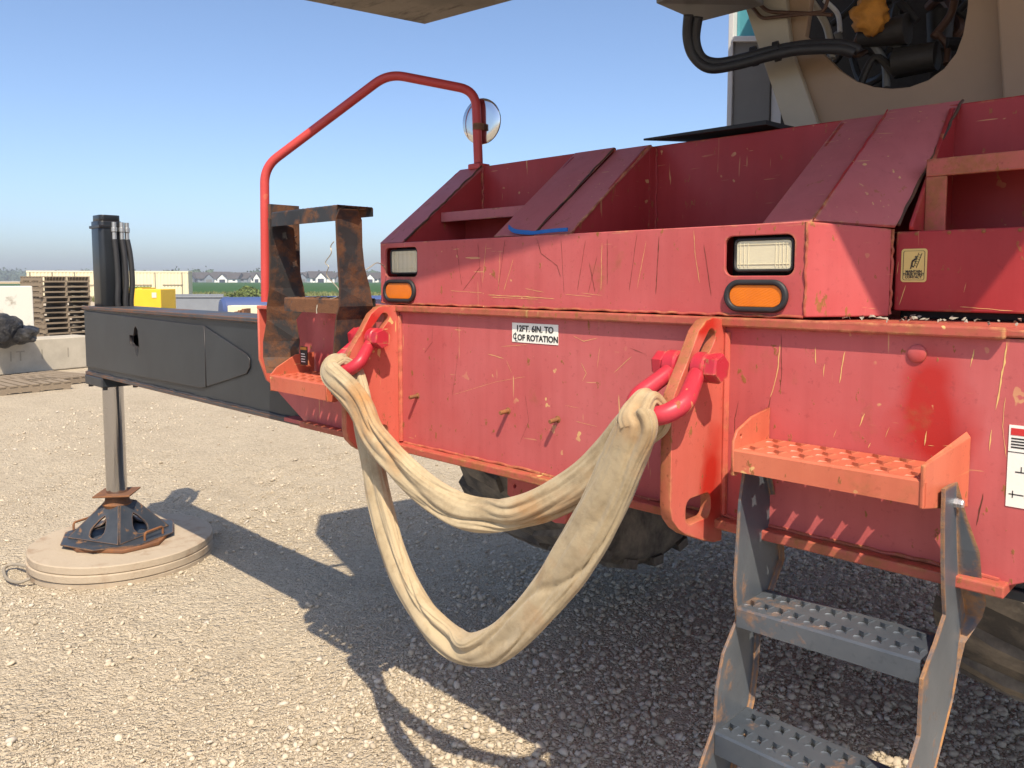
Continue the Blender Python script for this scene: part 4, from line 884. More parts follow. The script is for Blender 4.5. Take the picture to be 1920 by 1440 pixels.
# --- stickers and lettering
a = P(961, 606, Y=YP); b = P(1047, 652, Y=YP); zc = (a.z + b.z) / 2
sx0, sx1 = a.x, b.x; sz1 = a.z + .002; sz0 = sz1 - .0525
box('capacity_sign', sx0, sx1, YP - .0015, YP - .0002, sz0, sz1, M['sticker_white'], CR, 0)
U, Vv = (1, 0, 0), (0, 0, 1); w_ = sx1 - sx0
text('sign_lettering', '12FT. 6IN. TO', 0.0225, ((sx0 + sx1) / 2 - .0, YP - .0022, sz1 - .0222), U, Vv, M['ink'], CR, 'CENTER', 1.0, 0.0006)
text('sign_lettering', 'OF ROTATION', 0.0225, ((sx0 + sx1) / 2 + .011, YP - .0022, sz1 - .0465), U, Vv, M['ink'], CR, 'CENTER', 0.97, 0.0006)
text('sign_lettering', 'C', 0.022, (sx0 + .004, YP - .0022, sz1 - .0440), U, Vv, M['ink'], CR, 'LEFT', .9, .0003)
boxes('sign_lettering', [(sx0 + .0125, sx0 + .0145, YP - .0024, YP - .0019, sz1 - .0500, sz1 - .0260), (sx0 + .0145, sx0 + .0215, YP - .0024, YP - .0019, sz1 - .0500, sz1 - .0482)], M['ink'], CR)
# yellow ladder sticker
a = P(1691, 467, Y=1.78); b = P(1737, 529, Y=1.78)
qx0, qx1, qz1, qz0 = a.x, b.x, a.z, b.z
plate('ladder_sticker', [rrect(qx0, qx1, qz0, qz1, .006)], 'Y', 1.7788, 0.001, M['sticker_yellow'], CR, 0.0002)
wd = qx1 - qx0; ht = qz1 - qz0
plate('sticker_border', [rrect(qx0 + wd * .08, qx1 - wd * .08, qz0 + ht * .06, qz1 - ht * .06, .004), rrect(qx0 + wd * .10, qx1 - wd * .10, qz0 + ht * .07, qz1 - ht * .07, .0035)], 'Y', 1.7783, 0.0004, M['ink'], CR, 0.0001)
for k, s in enumerate(('MAINTAIN', 'THREE POINT', 'CONTACT')):
    text('sticker_lettering', s, ht * .105, ((qx0 + qx1) / 2, 1.7784, qz0 + ht * (.285 - .085 * k)), U, Vv, M['ink'], CR, 'CENTER', .92, .00025)
def spx(u, v): return Vector((qx0 + wd * u, 1.7784, qz0 + ht * v))
for (p0, p1, r_) in (((.60, .42), (.80, .86), .0006), ((.50, .46), (.68, .88), .0006), ((.42, .50), (.44, .62), .0016), ((.44, .62), (.56, .70), .0018), ((.56, .70), (.63, .70), .0009), ((.42, .50), (.50, .44), .0012), ((.38, .40), (.42, .52), .0013), ((.52, .62), (.60, .60), .0008)) + tuple(((.53 + .03 * k, .50 + .065 * k), (.62 + .028 * k, .475 + .065 * k), .0004) for k in range(6)):
    tube('sticker_pictogram', [spx(*p0), spx(*p1)], r_, M['ink'], CR, 6)
lathe('sticker_pictogram', [(.0022, 0), (.0022, .0004)], spx(.57, .755), M['ink'], CR, 'Y', 10)
# tall white data sticker at the right edge
a = P(1893, 796, Y=YP); b = P(1892, 949, Y=YP)
dx0, dz1, dz0 = a.x, a.z, b.z; dx1 = dx0 + .10
box('data_sticker', dx0, dx1, YP - .0014, YP - .0002, dz0, dz1, M['sticker_white'], CR, 0)
box('data_sticker_header', dx0 + .003, dx1 - .003, YP - .0020, YP - .0015, dz1 - .017, dz1 - .005, M['ink_red'], CR, 0)
for q_ in ([(dx0 + .004, dx0 + .06 + random.uniform(0, .03), YP - .0019, YP - .0015, dz1 - .024 - .005 * k, dz1 - .0215 - .005 * k) for k in range(4)] + [(dx0, dx1, YP - .0019, YP - .0015, dz1 - .0465, dz1 - .0452)]
      + [(dx0 + .012, dx0 + .030, YP - .0019, YP - .0015, dz1 - .0805, dz1 - .0785), (dx0 + .020, dx0 + .0215, YP - .0019, YP - .0015, dz1 - .0785, dz1 - .070), (dx0 + .004, dx0 + .026, YP - .0019, YP - .0015, dz0 + .021, dz0 + .0228), (dx0 + .009, dx0 + .0105, YP - .0019, YP - .0015, dz0 + .016, dz0 + .028)]): box('data_sticker_line', *q_, M['ink'], CR, 0)

v = []; f = []
for _ in range(60):
    p_ = Vector((random.uniform(-.66, -.05), random.uniform(1.60, 1.775), 1.6165 + random.uniform(0, .006))); k = len(v); r_ = random.uniform(.002, .009)
    for q_ in range(5): v.append(p_ + Vector((math.cos(q_ * 1.256) * r_ * random.uniform(.5, 1.3), math.sin(q_ * 1.256) * r_ * random.uniform(.5, 1.3), random.uniform(-.001, .007))))
    v.append(p_ + Vector((0, 0, .006))); f += [(k + q_, k + (q_ + 1) % 5, k + 5) for q_ in range(5)]
o = link('deck_debris', mesh('deck_debris', v, f), M['concrete_dark'], CR); o['kind'] = 'stuff'

def weld(a_, b_, r_, mat, n_=16):
    a_, b_ = Vector(a_), Vector(b_); tube('weld_bead', smooth_path([a_.lerp(b_, k_ / n_) + Vector((random.uniform(-1, 1), random.uniform(-1, 1), random.uniform(-1, 1))) * r_ * .55 for k_ in range(n_ + 1)], 3), r_, M[mat], CR, 7)
weld((-2.094, 1.63, 1.826), (-2.094, 1.98, 2.104), .0032, 'ladder_rust', 22)
weld((-1.5125, 1.63, 1.829), (-1.5125, 1.985, 2.100), .0026, 'ladder_rust')
weld((-1.384, 1.64, 1.828), (-1.384, 1.99, 2.092), .0026, 'red_trim')
weld((-.604, 1.768, 1.815), (-.566, 2.04, 2.108), .0034, 'ladder_rust', 22)
weld((-.7225, 1.63, 1.826), (-.7225, 2.02, 2.104), .0024, 'red_hood')
weld((-1.386, 2.026, 1.82), (-1.386, 2.026, 2.09), .0035, 'red_hood'); weld((-2.093, 1.984, 1.93), (-2.093, 1.984, 2.10), .0035, 'red_hood')
weld((-.716, 1.584, 1.626), (-.716, 1.584, 1.816), .0028, 'red_trim', 20); weld((-.611, 1.763, 1.626), (-.611, 1.763, 1.804), .0030, 'red_trim')
weld((-2.16, 1.583, 1.623), (-.72, 1.583, 1.623), .0030, 'red_trim', 60)
weld((-2.0, 1.548, 1.184), (-.34, 1.548, 1.184), .0040, 'red_trim', 60)
weld((-5.17, 1.613, 1.521), (-2.8, 1.613, 1.521), .0045, 'charcoal', 50); weld((-5.17, 1.614, 1.152), (-2.8, 1.614, 1.152), .0045, 'charcoal', 50)
for k_ in range(9): lathe('rivet', [(.0045, 0), (.0040, .0015), (.0015, .003)], (-.57 + .062 * k_, 1.7902, 1.7925), M['black'], CR, (Vector((1, 0, 0)), Vector((0, 0, 1)), Vector((0, -1, 0))), 8) if False else lathe('rivet', [(.004, -.0005), (.004, .0012), (.0015, .0025)], (-.57 + .062 * k_, 1.7800, 1.7945), M['rust'], CR, (Vector((1, 0, 0)), Vector((0, 0, 1)), Vector((0, -1, 0))), 8)

# --- paint scratches with a shape of their own (thin flakes down to the primer)
def scratch(pts, w, Y, mat, jit=1.0):
    p3 = [P(*q, Y=Y) for q in pts]; v = []; f = []; path = []
    for a, b in zip(p3, p3[1:]):
        n = max(2, int((b - a).length / .008)); path += [a.lerp(b, k / n) for k in range(n)]
    path.append(p3[-1])
    for i_, q in enumerate(path):
        a = path[max(0, i_ - 1)]; b = path[min(len(path) - 1, i_ + 1)]; d = (b - a).normalized(); s = Vector((-d.z, 0, d.x))
        ww = w * (0.35 + 0.9 * abs(noise.noise(q * 90))) * (1 if 0 < i_ < len(path) - 1 else .2)
        o = s * noise.noise(q * 55) * w * jit
        v += [q + o + s * ww, q + o - s * ww]
    for k in range(len(path) - 1): f.append((2 * k, 2 * k + 1, 2 * k + 3, 2 * k + 2))
    me = mesh('paint_scratch', [(q.x, Y - .0008, q.z) for q in v], f); bm = bmesh.new(); bm.from_mesh(me)
    bmesh.ops.recalc_face_normals(bm, faces=bm.faces); bm.to_mesh(me); bm.free()
    link('paint_scratch', me, M[mat], CR)
T_, D_ = 'scratch_tan', 'scratch_dark'
for pts, w, mt in (
        ([(1463, 645), (1459, 690), (1449, 735), (1445, 745)], .0022, T_), ([(1446, 742), (1440, 770), (1432, 785)], .0014, D_), ([(1465, 625), (1466, 700), (1463, 730)], .0010, D_),
        ([(1529, 650), (1530, 682)], .0021, T_), ([(1546, 682), (1544, 706)], .0020, T_), ([(1585, 658), (1578, 690), (1574, 718)], .0024, T_),
        ([(1826, 655), (1820, 688)], .0020, T_), ([(1889, 642), (1884, 680), (1874, 735), (1866, 768)], .0023, T_), ([(1860, 806), (1855, 845)], .0023, T_), ([(1843, 925), (1838, 955), (1832, 985)], .0022, D_),
        ([(1885, 745), (1880, 800), (1887, 858)], .0009, T_), ([(1385, 752), (1378, 785), (1378, 812)], .0010, D_),
        ([(1622, 775), (1612, 800)], .0028, T_), ([(1738, 808), (1733, 835)], .0015, T_), ([(1740, 836), (1752, 836)], .0014, T_), ([(1768, 836), (1782, 836)], .0012, T_), ([(1569, 805), (1563, 820)], .0012, T_), ([(1632, 830), (1628, 840)], .0022, T_), ([(1668, 800), (1660, 820)], .0010, T_)):
    scratch(pts, w * .8, YP, mt)
for pts, w, mt in (
        ([(856, 460), (866, 535)], .0009, D_), ([(901, 500), (868, 545)], .0008, D_), ([(896, 455), (903, 540)], .0007, D_), ([(912, 455), (905, 530)], .0007, T_), ([(947, 450), (934, 545)], .0009, D_), ([(938, 470), (935, 545)], .0008, T_),
        ([(963, 485), (945, 545)], .0008, T_), ([(1007, 448), (1015, 475), (1045, 498), (1052, 520)], .0009, D_), ([(1052, 447), (1058, 550)], .0006, D_), ([(1098, 450), (1083, 545)], .0008, D_), ([(1120, 480), (1103, 550)], .0009, D_), ([(1105, 492), (1116, 548)], .0009, D_),
        ([(1129, 455), (1127, 545)], .0010, T_), ([(1139, 447), (1139, 535)], .0008, D_), ([(1195, 436), (1180, 545)], .0008, D_), ([(1212, 452), (1195, 540)], .0006, T_), ([(1236, 442), (1230, 552)], .0014, D_), ([(1301, 432), (1304, 480), (1312, 530)], .0008, T_), ([(1320, 458), (1334, 555)], .0009, D_),
        ([(915, 553), (980, 556), (1040, 560)], .0012, T_), ([(920, 557), (1010, 561)], .0007, T_), ([(985, 541), (1020, 548)], .0008, T_), ([(1060, 552), (1110, 556)], .0007, T_), ([(1090, 549), (1130, 554)], .0006, T_), ([(1388, 432), (1387, 441)], .0009, D_), ([(1418, 430), (1416, 440)], .0008, D_),
        ([(1516, 425), (1518, 470)], .0010, T_) if False else ([(845, 545), (905, 549)], .0006, T_)):
    scratch(pts, w, YB, mt)
for pts, w, mt in (([(812, 612), (810, 640)], .0007, D_), ([(812, 640), (796, 662)], .0008, D_), ([(859, 660), (856, 690), (848, 742)], .0006, D_), ([(940, 650), (990, 646)], .0006, T_), ([(915, 664), (945, 672)], .0012, T_), ([(850, 740), (930, 716), (985, 706)], .0004, T_), ([(950, 676), (960, 700)], .0007, T_),
                   ([(1090, 680), (1100, 700), (1092, 715)], .0008, T_), ([(1125, 650), (1120, 690)], .0006, T_), ([(1180, 652), (1210, 664)], .0007, D_), ([(1150, 700), (1185, 668)], .0007, T_), ([(1075, 630), (1095, 640), (1120, 634)], .0008, T_), ([(985, 740), (992, 790), (975, 830)], .0005, D_), ([(1060, 760), (1085, 765)], .0005, T_), ([(1080, 790), (1120, 800)], .0005, T_)):
    scratch(pts, w, YP, mt)
for pts, w, mt in (([(1698, 535), (1686, 572)], .0012, T_), ([(1812, 530), (1807, 548)], .0008, T_), ([(1685, 490), (1682, 515)], .0008, T_), ([(1800, 575), (1900, 583)], .0010, T_)): scratch(pts, w, 1.78, mt)

# ================================================================== SHACKLES AND SLING
def shackle(pin, apex, label):
    """bow shackle through the lug slot: bow, bolt, nut"""
    pin = Vector(pin); root = empty('bow_shackle', pin, label, 'shackle', 'shackles on the lifting lugs')
    d = (Vector(apex) - pin); L_ = d.length; d.normalize(); X = Vector((1, 0, 0)); w = 0.034; wb = 0.050; r = 0.0165
    pts = [pin - X * w, pin - X * w + d * L_ * .18, pin - X * (wb - .004) + d * L_ * .45, pin - X * (wb + .004) + d * L_ * .70, pin - X * .034 + d * L_ * .93, pin + d * L_,
           pin + X * .034 + d * L_ * .93, pin + X * (wb + .004) + d * L_ * .70, pin + X * (wb - .004) + d * L_ * .45, pin + X * w + d * L_ * .18, pin + X * w]
    tube('bow', smooth_path(pts, 6), r, M['shackle'], root, 18, rfun=lambda t_: 1.0 + .18 * math.sin(math.pi * t_))
    for s in (-1, 1): lathe('eye', [(0.026, -.0165), (0.031, -.012), (0.031, .012), (0.026, .0165)], pin + X * s * w, M['shackle'], root, 'X', 28)
    tube('pin', [pin - X * .078, pin + X * .056], 0.0150, M['shackle'], root, 18)
    lathe('bolt_head', [(0.031, 0), (0.031, .022), (0.028, .026)], pin + X * (w + .0175), M['shackle'], root, (Vector((0, .94, .34)), Vector((0, -.34, .94)), X), 6, smooth=False)
    lathe('nut', [(0.026, 0), (0.028, -.003), (0.028, -.022), (0.026, -.025)], pin - X * (w + .0175), M['shackle'], root, (Vector((0, .8, .6)), Vector((0, -.6, .8)), X), 6, smooth=False)
    return d, Vector(apex)
dR, apR = shackle((-0.887, 1.424, 1.522), (-0.887, 1.278, 1.436), 'crimson bow shackle on the lug beside the hanging boarding ladder')
dL, apL = shackle((-2.032, 1.437, 1.522), (-2.032, 1.335, 1.425), 'crimson bow shackle on the lug beside the folded rusty ladder')

def build_sling():
    yf, yb = 1.245, 1.335
    def A(px, py, Y): return P(px, py, Y=Y)
    up_ = [(668, 750, 1.285), (697, 812, 1.275), (745, 868, 1.258), (800, 920, 1.265), (862, 957, 1.272), (925, 967, 1.280), (990, 955, 1.288), (1050, 930, 1.296), (1105, 895, 1.305), (1150, 853, 1.315), (1188, 805, 1.325)]
    lo_ = [(1195, 800, 1.235), (1172, 855, 1.232), (1144, 920, 1.230), (1112, 985, 1.230), (1072, 1052, 1.232), (1028, 1112, 1.235), (980, 1168, 1.238), (935, 1206, 1.242), (890, 1218, 1.248), (845, 1202, 1.254), (803, 1162, 1.260), (766, 1105, 1.268), (737, 1035, 1.278), (716, 960, 1.292), (702, 890, 1.312), (691, 830, 1.335), (682, 780, 1.355)]
    h = 0.030
    topL = apL + Vector((0, 0, .036)); topR = apR + Vector((0, 0, .036))
    ptsU = [A(a, b, Y + .045 * math.sin(math.pi * k / (len(up_) - 1))) for k, (a, b, Y) in enumerate(up_)]; ptsL = [A(a, b, Y + .055 * math.sin(math.pi * k / (len(lo_) - 1))) for k, (a, b, Y) in enumerate(lo_)]
    path = [topL, apL + Vector((.002, -.040, .004)), *ptsU, apR + Vector((-.008, .042, -.005)), topR, apR + Vector((0, -.040, .004)), *ptsL, apL + Vector((.004, .042, -.005))]
    n = 14; sp = smooth_path(path, n, True)
    # smooth the centre line
    for _ in range(6): sp = [(sp[i_ - 1] + sp[i_] * 2 + sp[(i_ + 1) % len(sp)]) / 4 for i_ in range(len(sp))]
    N = len(sp); T, _n = frames(sp, True, Vector((0, 0, 1))); Bs = []; prev = Vector((-1, 0, 0))
    for i_ in range(N):
        c_ = T[i_].cross(Vector((0, 1, 0)))
        if c_.dot(prev) < 0: c_ = -c_
        x_ = Vector((1, 0, 0)) if prev.x > 0 else Vector((-1, 0, 0))
        b_ = c_ + x_ * max(0.0, 1 - c_.length) * .8; b_ = (b_ - T[i_] * b_.dot(T[i_])).normalized(); Bs.append(b_); prev = b_
    for _ in range(10): Bs = [((Bs[i_ - 1] if Bs[i_ - 1].dot(Bs[i_]) > 0 else -Bs[i_ - 1]) + Bs[i_] * 2 + (Bs[(i_ + 1) % N] if Bs[(i_ + 1) % N].dot(Bs[i_]) > 0 else -Bs[(i_ + 1) % N])).normalized() for i_ in range(N)]
    seg = 72; v = []; f = []; s_len = 0.0
    saddle = [0, (2 + len(ptsU) + 1) * n]
    bottoms = [(2 + 5.2) * n, (2 + len(ptsU) + 3 + 8.6) * n]
    for i_ in range(N):
        p_ = sp[i_]
        if i_: s_len += (sp[i_] - sp[i_ - 1]).length
        dsad = min(min(abs(i_ - k), N - abs(i_ - k)) for k in saddle) / n; dbot = min(abs(i_ - k) for k in bottoms) / n
        sad = math.exp(-(dsad / 1.0) ** 2); bot = math.exp(-(dbot / 1.1) ** 2)
        wide = 1.0 + .12 * math.exp(-((i_ / n - (2 + len(ptsU) + 3 + 4.0)) / 3.2) ** 2)
        wid = 0.044 * wide * (1 - .46 * sad - .12 * bot) * (1 + .10 * noise.noise(Vector((s_len * 3.5, 1, 2)))); thk = 0.022 * (1 + .25 * bot - .25 * sad)
        tw = 0.30 * noise.noise(Vector((s_len * 2.2, 5, 5))) * (1 - sad) + 0.7 * bot * math.tanh(((i_ - min(bottoms, key=lambda k: abs(k - i_))) / n) * 1.6)
        b = Bs[i_]; n0_ = b.cross(T[i_]).normalized(); n1 = n0_ * math.cos(tw) + b * math.sin(tw); b1 = -n0_ * math.sin(tw) + b * math.cos(tw)
        for k in range(seg):
            th = 2 * math.pi * k / seg; c_, s_ = math.cos(th), math.sin(th)
            e = 0.78; x = math.copysign(abs(c_) ** e, c_); y = math.copysign(abs(s_) ** e, s_)
            drift = s_len * 0.9 + 1.6 * noise.noise(Vector((s_len * 1.3, 9, 1)))
            fold = 0
            for (fr, am, ph) in ((2, .38, .7), (3, .30, 2.1), (5, .22, 4.0), (9, .06, 1.0)):
                w_ = math.sin(fr * th + ph + drift * (1.2 + .35 * fr) * .6 + 1.5 * noise.noise(Vector((s_len * 4, fr, 3)))); fold += am * (1 - abs(w_)) ** 1.6 * -1
            for (fr, am, ph, dr) in ((1, .55, .4, 2.0), (2, .40, 1.9, -1.5), (3, .30, .2, 1.1)):
                w_ = math.sin((fr * th + ph + dr * s_len + 1.2 * noise.noise(Vector((s_len * 2.6, fr * 3, 7)))) * .5 * 2); fold -= am * max(0.0, 1 - abs(w_) * 4.5) ** 1.3
            fold += 0.28 * noise.noise(Vector((c_ * 1.6, s_ * 1.6, s_len * 9)))
            rr = 1 + fold * .62 + .18
            q = p_ + b1 * (wid * x * (1 + (rr - 1) * .28)) + n1 * (thk * y * rr)
            v.append(q)
    for i_ in range(N):
        j = (i_ + 1) % N
        sh = 0
        if j == 0:
            # match the seam by the nearest vertex
            d0 = [(v[(N - 1) * seg] - v[k]).length for k in range(seg)]; sh = d0.index(min(d0))
        for k in range(seg):
            k2 = (k + 1) % seg
            f.append((i_ * seg + k, i_ * seg + k2, j * seg + (k2 + sh) % seg, j * seg + (k + sh) % seg))
    me = mesh('lifting_sling', v, f); bm = bmesh.new(); bm.from_mesh(me); bmesh.ops.recalc_face_normals(bm, faces=bm.faces); bm.to_mesh(me); bm.free()
    o = link('lifting_sling', me, M['sling'], None, smooth=True)
    tag(o, 'stained beige canvas lifting sling hanging in two loops between the shackles', 'sling')
build_sling()

# --- loose wires and the blue strap
def wire(name, q, r, mat, label, cat):
    o = tube(name, smooth_path(q, 6), r, mat, None, 6); tag(o, label, cat)
wire('loose_wire', [P(x, y, Y=Y) for x, y, Y in ((626, 453, 1.37), (620, 462, 1.37), (621, 475, 1.37), (610, 492, 1.37), (616, 500, 1.37), (613, 517, 1.375), (634, 541, 1.38), (633, 556, 1.385), (600, 566, 1.385), (594, 578, 1.378), (594, 588, 1.376))], .0016, M['wire'], 'thin bent wire dangling inside the folded rusty ladder', 'wire')
wire('loose_wire', [P(x, y, Y=Y) for x, y, Y in ((684, 507, 1.45), (695, 500, 1.47), (706, 493, 1.50), (716, 496, 1.54), (722, 503, 1.565), (724, 512, 1.58))], .0016, M['wire'], 'thin curled wire between the rusty ladder and the left head lamp', 'wire')
q = [P(x, y, Y=Y) for x, y, Y in ((953, 428, 1.63), (962, 435, 1.62), (980, 438, 1.615), (1000, 438.5, 1.612), (1020, 436, 1.612), (1045, 433.5, 1.612), (1063, 432.5, 1.612))]
v = []; f = []
for i_, p_ in enumerate(smooth_path(q, 4)):
    hgt = .010 if i_ > 10 else .012
    v += [p_ + Vector((0, 0, -.002)), p_ + Vector((0, 0, hgt - .002)), p_ + Vector((0, .004, hgt - .002)), p_ + Vector((0, .004, -.002))]
for k in range(len(v) // 4 - 1):
    for w_ in range(4): f.append((4 * k + w_, 4 * k + (w_ + 1) % 4, 4 * k + 4 + (w_ + 1) % 4, 4 * k + 4 + w_))
f += [(0, 1, 2, 3), tuple(len(v) - 4 + k for k in range(4))]
bm = bmesh.new(); vv = [bm.verts.new(p_) for p_ in v]; [bm.faces.new([vv[k] for k in q_]) for q_ in f]
tag(link('strap', from_bm('strap', bm), M['blue_strap']), 'bright blue strap lying on the red lamp box', 'strap')

# --- outrigger pad
PC = Vector((-5.035, 1.735))
pad = empty('outrigger_pad', (PC.x, PC.y, 0), 'round sandy wooden pad of three layers under the outrigger float', 'outrigger pad')
for k in range(3):
    z0 = -.012 + k * .0455; n = 72
    prof = []
    bm = bmesh.new(); rings = []
    for (dr, z) in ((-.006, z0), (0, z0 + .005), (0, z0 + .040), (-.006, z0 + .0448)):
        rings.append([bm.verts.new((PC.x + .004 * math.sin(k * 2.2) + (.512 + dr + .006 * noise.noise(Vector((math.cos(a_) * 2, math.sin(a_) * 2, k)))) * math.cos(a_), PC.y + .004 * math.cos(k * 3.1) + (.512 + dr + .006 * noise.noise(Vector((math.cos(a_) * 2, math.sin(a_) * 2, k)))) * math.sin(a_), z)) for a_ in [2 * math.pi * i_ / n for i_ in range(n)]])
    for a, b in zip(rings, rings[1:]):
        for i_ in range(n): bm.faces.new((a[i_], a[(i_ + 1) % n], b[(i_ + 1) % n], b[i_]))
    bm.faces.new(rings[0][::-1]); bm.faces.new(rings[-1])
    link('pad_layer', from_bm('pad_layer', bm), M['pad'], pad, smooth='auto')
a = P(55, 1075, Z=.04)
tube('rope_handle', smooth_path([P(50, 1062, Z=.05), P(25, 1058, Z=.03), P(8, 1066, Z=.02), P(12, 1084, Z=.015), P(35, 1092, Z=.015), P(58, 1084, Z=.04)], 6), .009, M['old_wood'], pad, 8)

# ================================================================== YARD STORES
def at(px, d): return far(px, d)
def copy_tree(o, parent=None):
    c = o.copy(); COL.objects.link(c); c.parent = parent
    for ch in list(o.children): copy_tree(ch, c)
    return c
def pallet_proto():
    r = empty('wooden_pallet', (0, 0, 0)); r.rotation_euler = (0, 0, 0)
    bt = mesh('top_board', boxv(-.6, .6, -.05, .05, 0, .020), BOXF); st = mesh('stringer', boxv(-.02, .02, -.5, .5, 0, .088), BOXF); bb = mesh('bottom_board', boxv(-.6, .6, -.05, .05, 0, .018), BOXF)
    for mm in (bt, st, bb): mm.materials.append(M['pallet'])
    for k in range(7): o = bpy.data.objects.new('top_board', bt); COL.objects.link(o); o.parent = r; o.location = (0, -.45 + .15 * k, .1065)
    for k in range(3): o = bpy.data.objects.new('stringer', st); COL.objects.link(o); o.parent = r; o.location = (-.57 + .57 * k, 0, .0183)
    for k in range(3): o = bpy.data.objects.new('bottom_board', bb); COL.objects.link(o); o.parent = r; o.location = (0, -.44 + .44 * k, 0)
    return r
proto = pallet_proto(); first = True
def pallet(loc, rz, label, group, tilt=(0, 0)):
    global first
    o = proto if first else copy_tree(proto); first = False
    o.location = loc; o.rotation_euler = (tilt[0], tilt[1], rz); tag(o, label, 'pallet', group); return o
pb = at(105, 20.0); cam_az = math.atan2(fw.y, fw.x)
for k in range(14):
    off = Vector((random.uniform(-.03, .03), random.uniform(-.03, .03), 0))
    if k > 6: off += Vector((.05, -.03, 0))
    ords = ('lowest', 'second from the bottom', 'third from the bottom', 'fourth from the bottom', 'fifth from the bottom', 'sixth from the bottom', 'seventh from the bottom', 'seventh from the top', 'sixth from the top', 'fifth from the top', 'fourth from the top', 'third from the top', 'second from the top', 'topmost')
    lab = 'weathered grey pallet, %s of the stack behind the jack' % ords[k]
    pallet(pb + off + Vector((0, 0, .127 * k)), cam_az - R(32) + random.uniform(-.07, .07), lab, 'stacked pallets behind the outrigger')
pallet(at(30, 12.3), cam_az + R(50), 'broken grey pallet lying flat nearest on the gravel', 'pallets lying on the gravel', (0, .0))
pallet(at(75, 13.0) + Vector((0, 0, .0)), cam_az + R(62), 'grey pallet lying flat against the long concrete block', 'pallets lying on the gravel')
pallet(at(372, 24) + Vector((0, 0, .62)), cam_az + R(52), 'single pallet laid across the timbers in front of the grey trough', 'pallets lying on the gravel', (0.05, 0))
# timbers under that pallet
for k in range(2):
    c_ = at(372 + 30 * (k - .5), 24.1); o = obox('timber', (c_.x, c_.y, .305), rt, .12, Vector((-fw.y, fw.x, 0)).cross(Vector((0, 0, 1))), .5, (0, 0, 1), .305, M['old_wood'], None, .01)
    tag(o, 'stacked squared timber carrying the %s end of the single pallet' % ('left', 'right')[k], 'timber')
# long concrete block with bags on top
a, b = at(-120, 13.2), at(172, 15.4); d = (b - a).normalized(); nrm = Vector((0, 0, 1)).cross(d)
o = obox('concrete_block', (a + b) / 2 + nrm * .35 + Vector((0, 0, .31)), d, (b - a).length / 2, nrm, .35, (0, 0, 1), .30, M['concrete'], None, .02)
tag(o, 'long dirty grey concrete block lying behind the flat pallets', 'concrete block')
# its faint painted letters
blk = o
for k, px in enumerate((2, 20, 62, 115)):
    c_ = a.lerp(b, (px + 120) / 292.) - nrm * .003 + Vector((0, 0, .24))
    q_ = text('faded_lettering', ('I', 'T', 'I', 'I')[k], .26, c_, d, (0, 0, 1), M['concrete_dark'], None, 'CENTER'); q_.parent = blk
for (px, py, r_, sc, lab, dd) in ((18, 622, .27, (1.45, 1, .62), 'low crumpled black plastic bag on the concrete block beside the pallets', 14.0), (-14, 612, .30, (.8, .9, .95), 'tall black plastic bag at the left edge on the concrete block', 13.7)):
    c_ = P(px + 20, py, D=dd); c_.z = .62 + r_ * sc[2] * .72; tag(lump('plastic_bag', c_, r_, M['bag'], None, sc, .30, 1.9, 4), lab, 'bag')
# white chipped bin
a = at(-14, 16.5); w = empty('white_bin', (a.x, a.y, 0), 'chipped white box standing beside the pallet stack', 'box', None, 0)
side = Vector((rt.x, rt.y, 0)); dep = Vector((0, 0, 1)).cross(side); sv_ = (side, dep); rd_ = Vector((a.x, a.y, 0)).normalized(); dep = rd_; side = Vector((rd_.y, -rd_.x, 0))
obox('bin_body', Vector((a.x, a.y, 1.12)) + dep * .5, side, .70, dep, .5, (0, 0, 1), .44, M['white_chip'], w, .015)
for s in (-1, 1): obox('bin_foot', Vector((a.x, a.y, .34)) + dep * .5 + side * s * .5, side, .08, dep, .45, (0, 0, 1), .339, M['old_wood'], w, .01)
side, dep = sv_
# small items on the stack: cans and clips
for k, (px, py, mt) in enumerate(((140, 539, 'yellow'), (103, 541, 'white_chip'), (130, 550, 'yellow'), (170, 549, 'yellow'), (172, 566, 'yellow'))):
    pass
# shipping container
a, b = at(50, 64), at(353, 67); d = (b - a).normalized(); nrm = Vector((0, 0, 1)).cross(d); L_ = (b - a).length
if nrm.dot(Vector((fw.x, fw.y, 0))) < 0: nrm = -nrm
ct = empty('shipping_container', ((a + b) / 2), 'long cream shipping container beyond the yellow bin', 'container')
cm = (a + b) / 2; H_ = 2.25
obox('container_body', cm + nrm * 1.22 + Vector((0, 0, .15 + H_ / 2)), d, L_ / 2, nrm, 1.2, (0, 0, 1), H_ / 2, M['cont'], ct, .02)
for z in (.22, H_ + .08): obox('container_rail', cm + nrm * .0 + Vector((0, 0, z)), d, L_ / 2 + .02, nrm, .03, (0, 0, 1), .07, M['cont'], ct, .01)
for k in range(46): obox('container_rib', a.lerp(b, (k + .5) / 46) + nrm * .0 + Vector((0, 0, .15 + H_ / 2)), d, .07, nrm, .025, (0, 0, 1), H_ / 2 - .16, M['cont'], ct, .008)
for k in (0, .14, .28, .60, .62, .80, .98): obox('lock_rod', a.lerp(b, .02 + k * .96) - nrm * .05 + Vector((0, 0, .15 + H_ / 2)), d, .035, nrm, .02, (0, 0, 1), H_ / 2 - .1, M['cont_dark'], ct, .004)
for k in (0.05, .2, .35, .7, .9): obox('hinge_bar', a.lerp(b, k) - nrm * .05 + Vector((0, 0, 1.25)), d, .8, nrm, .02, (0, 0, 1), .03, M['cont_dark'], ct, .004)
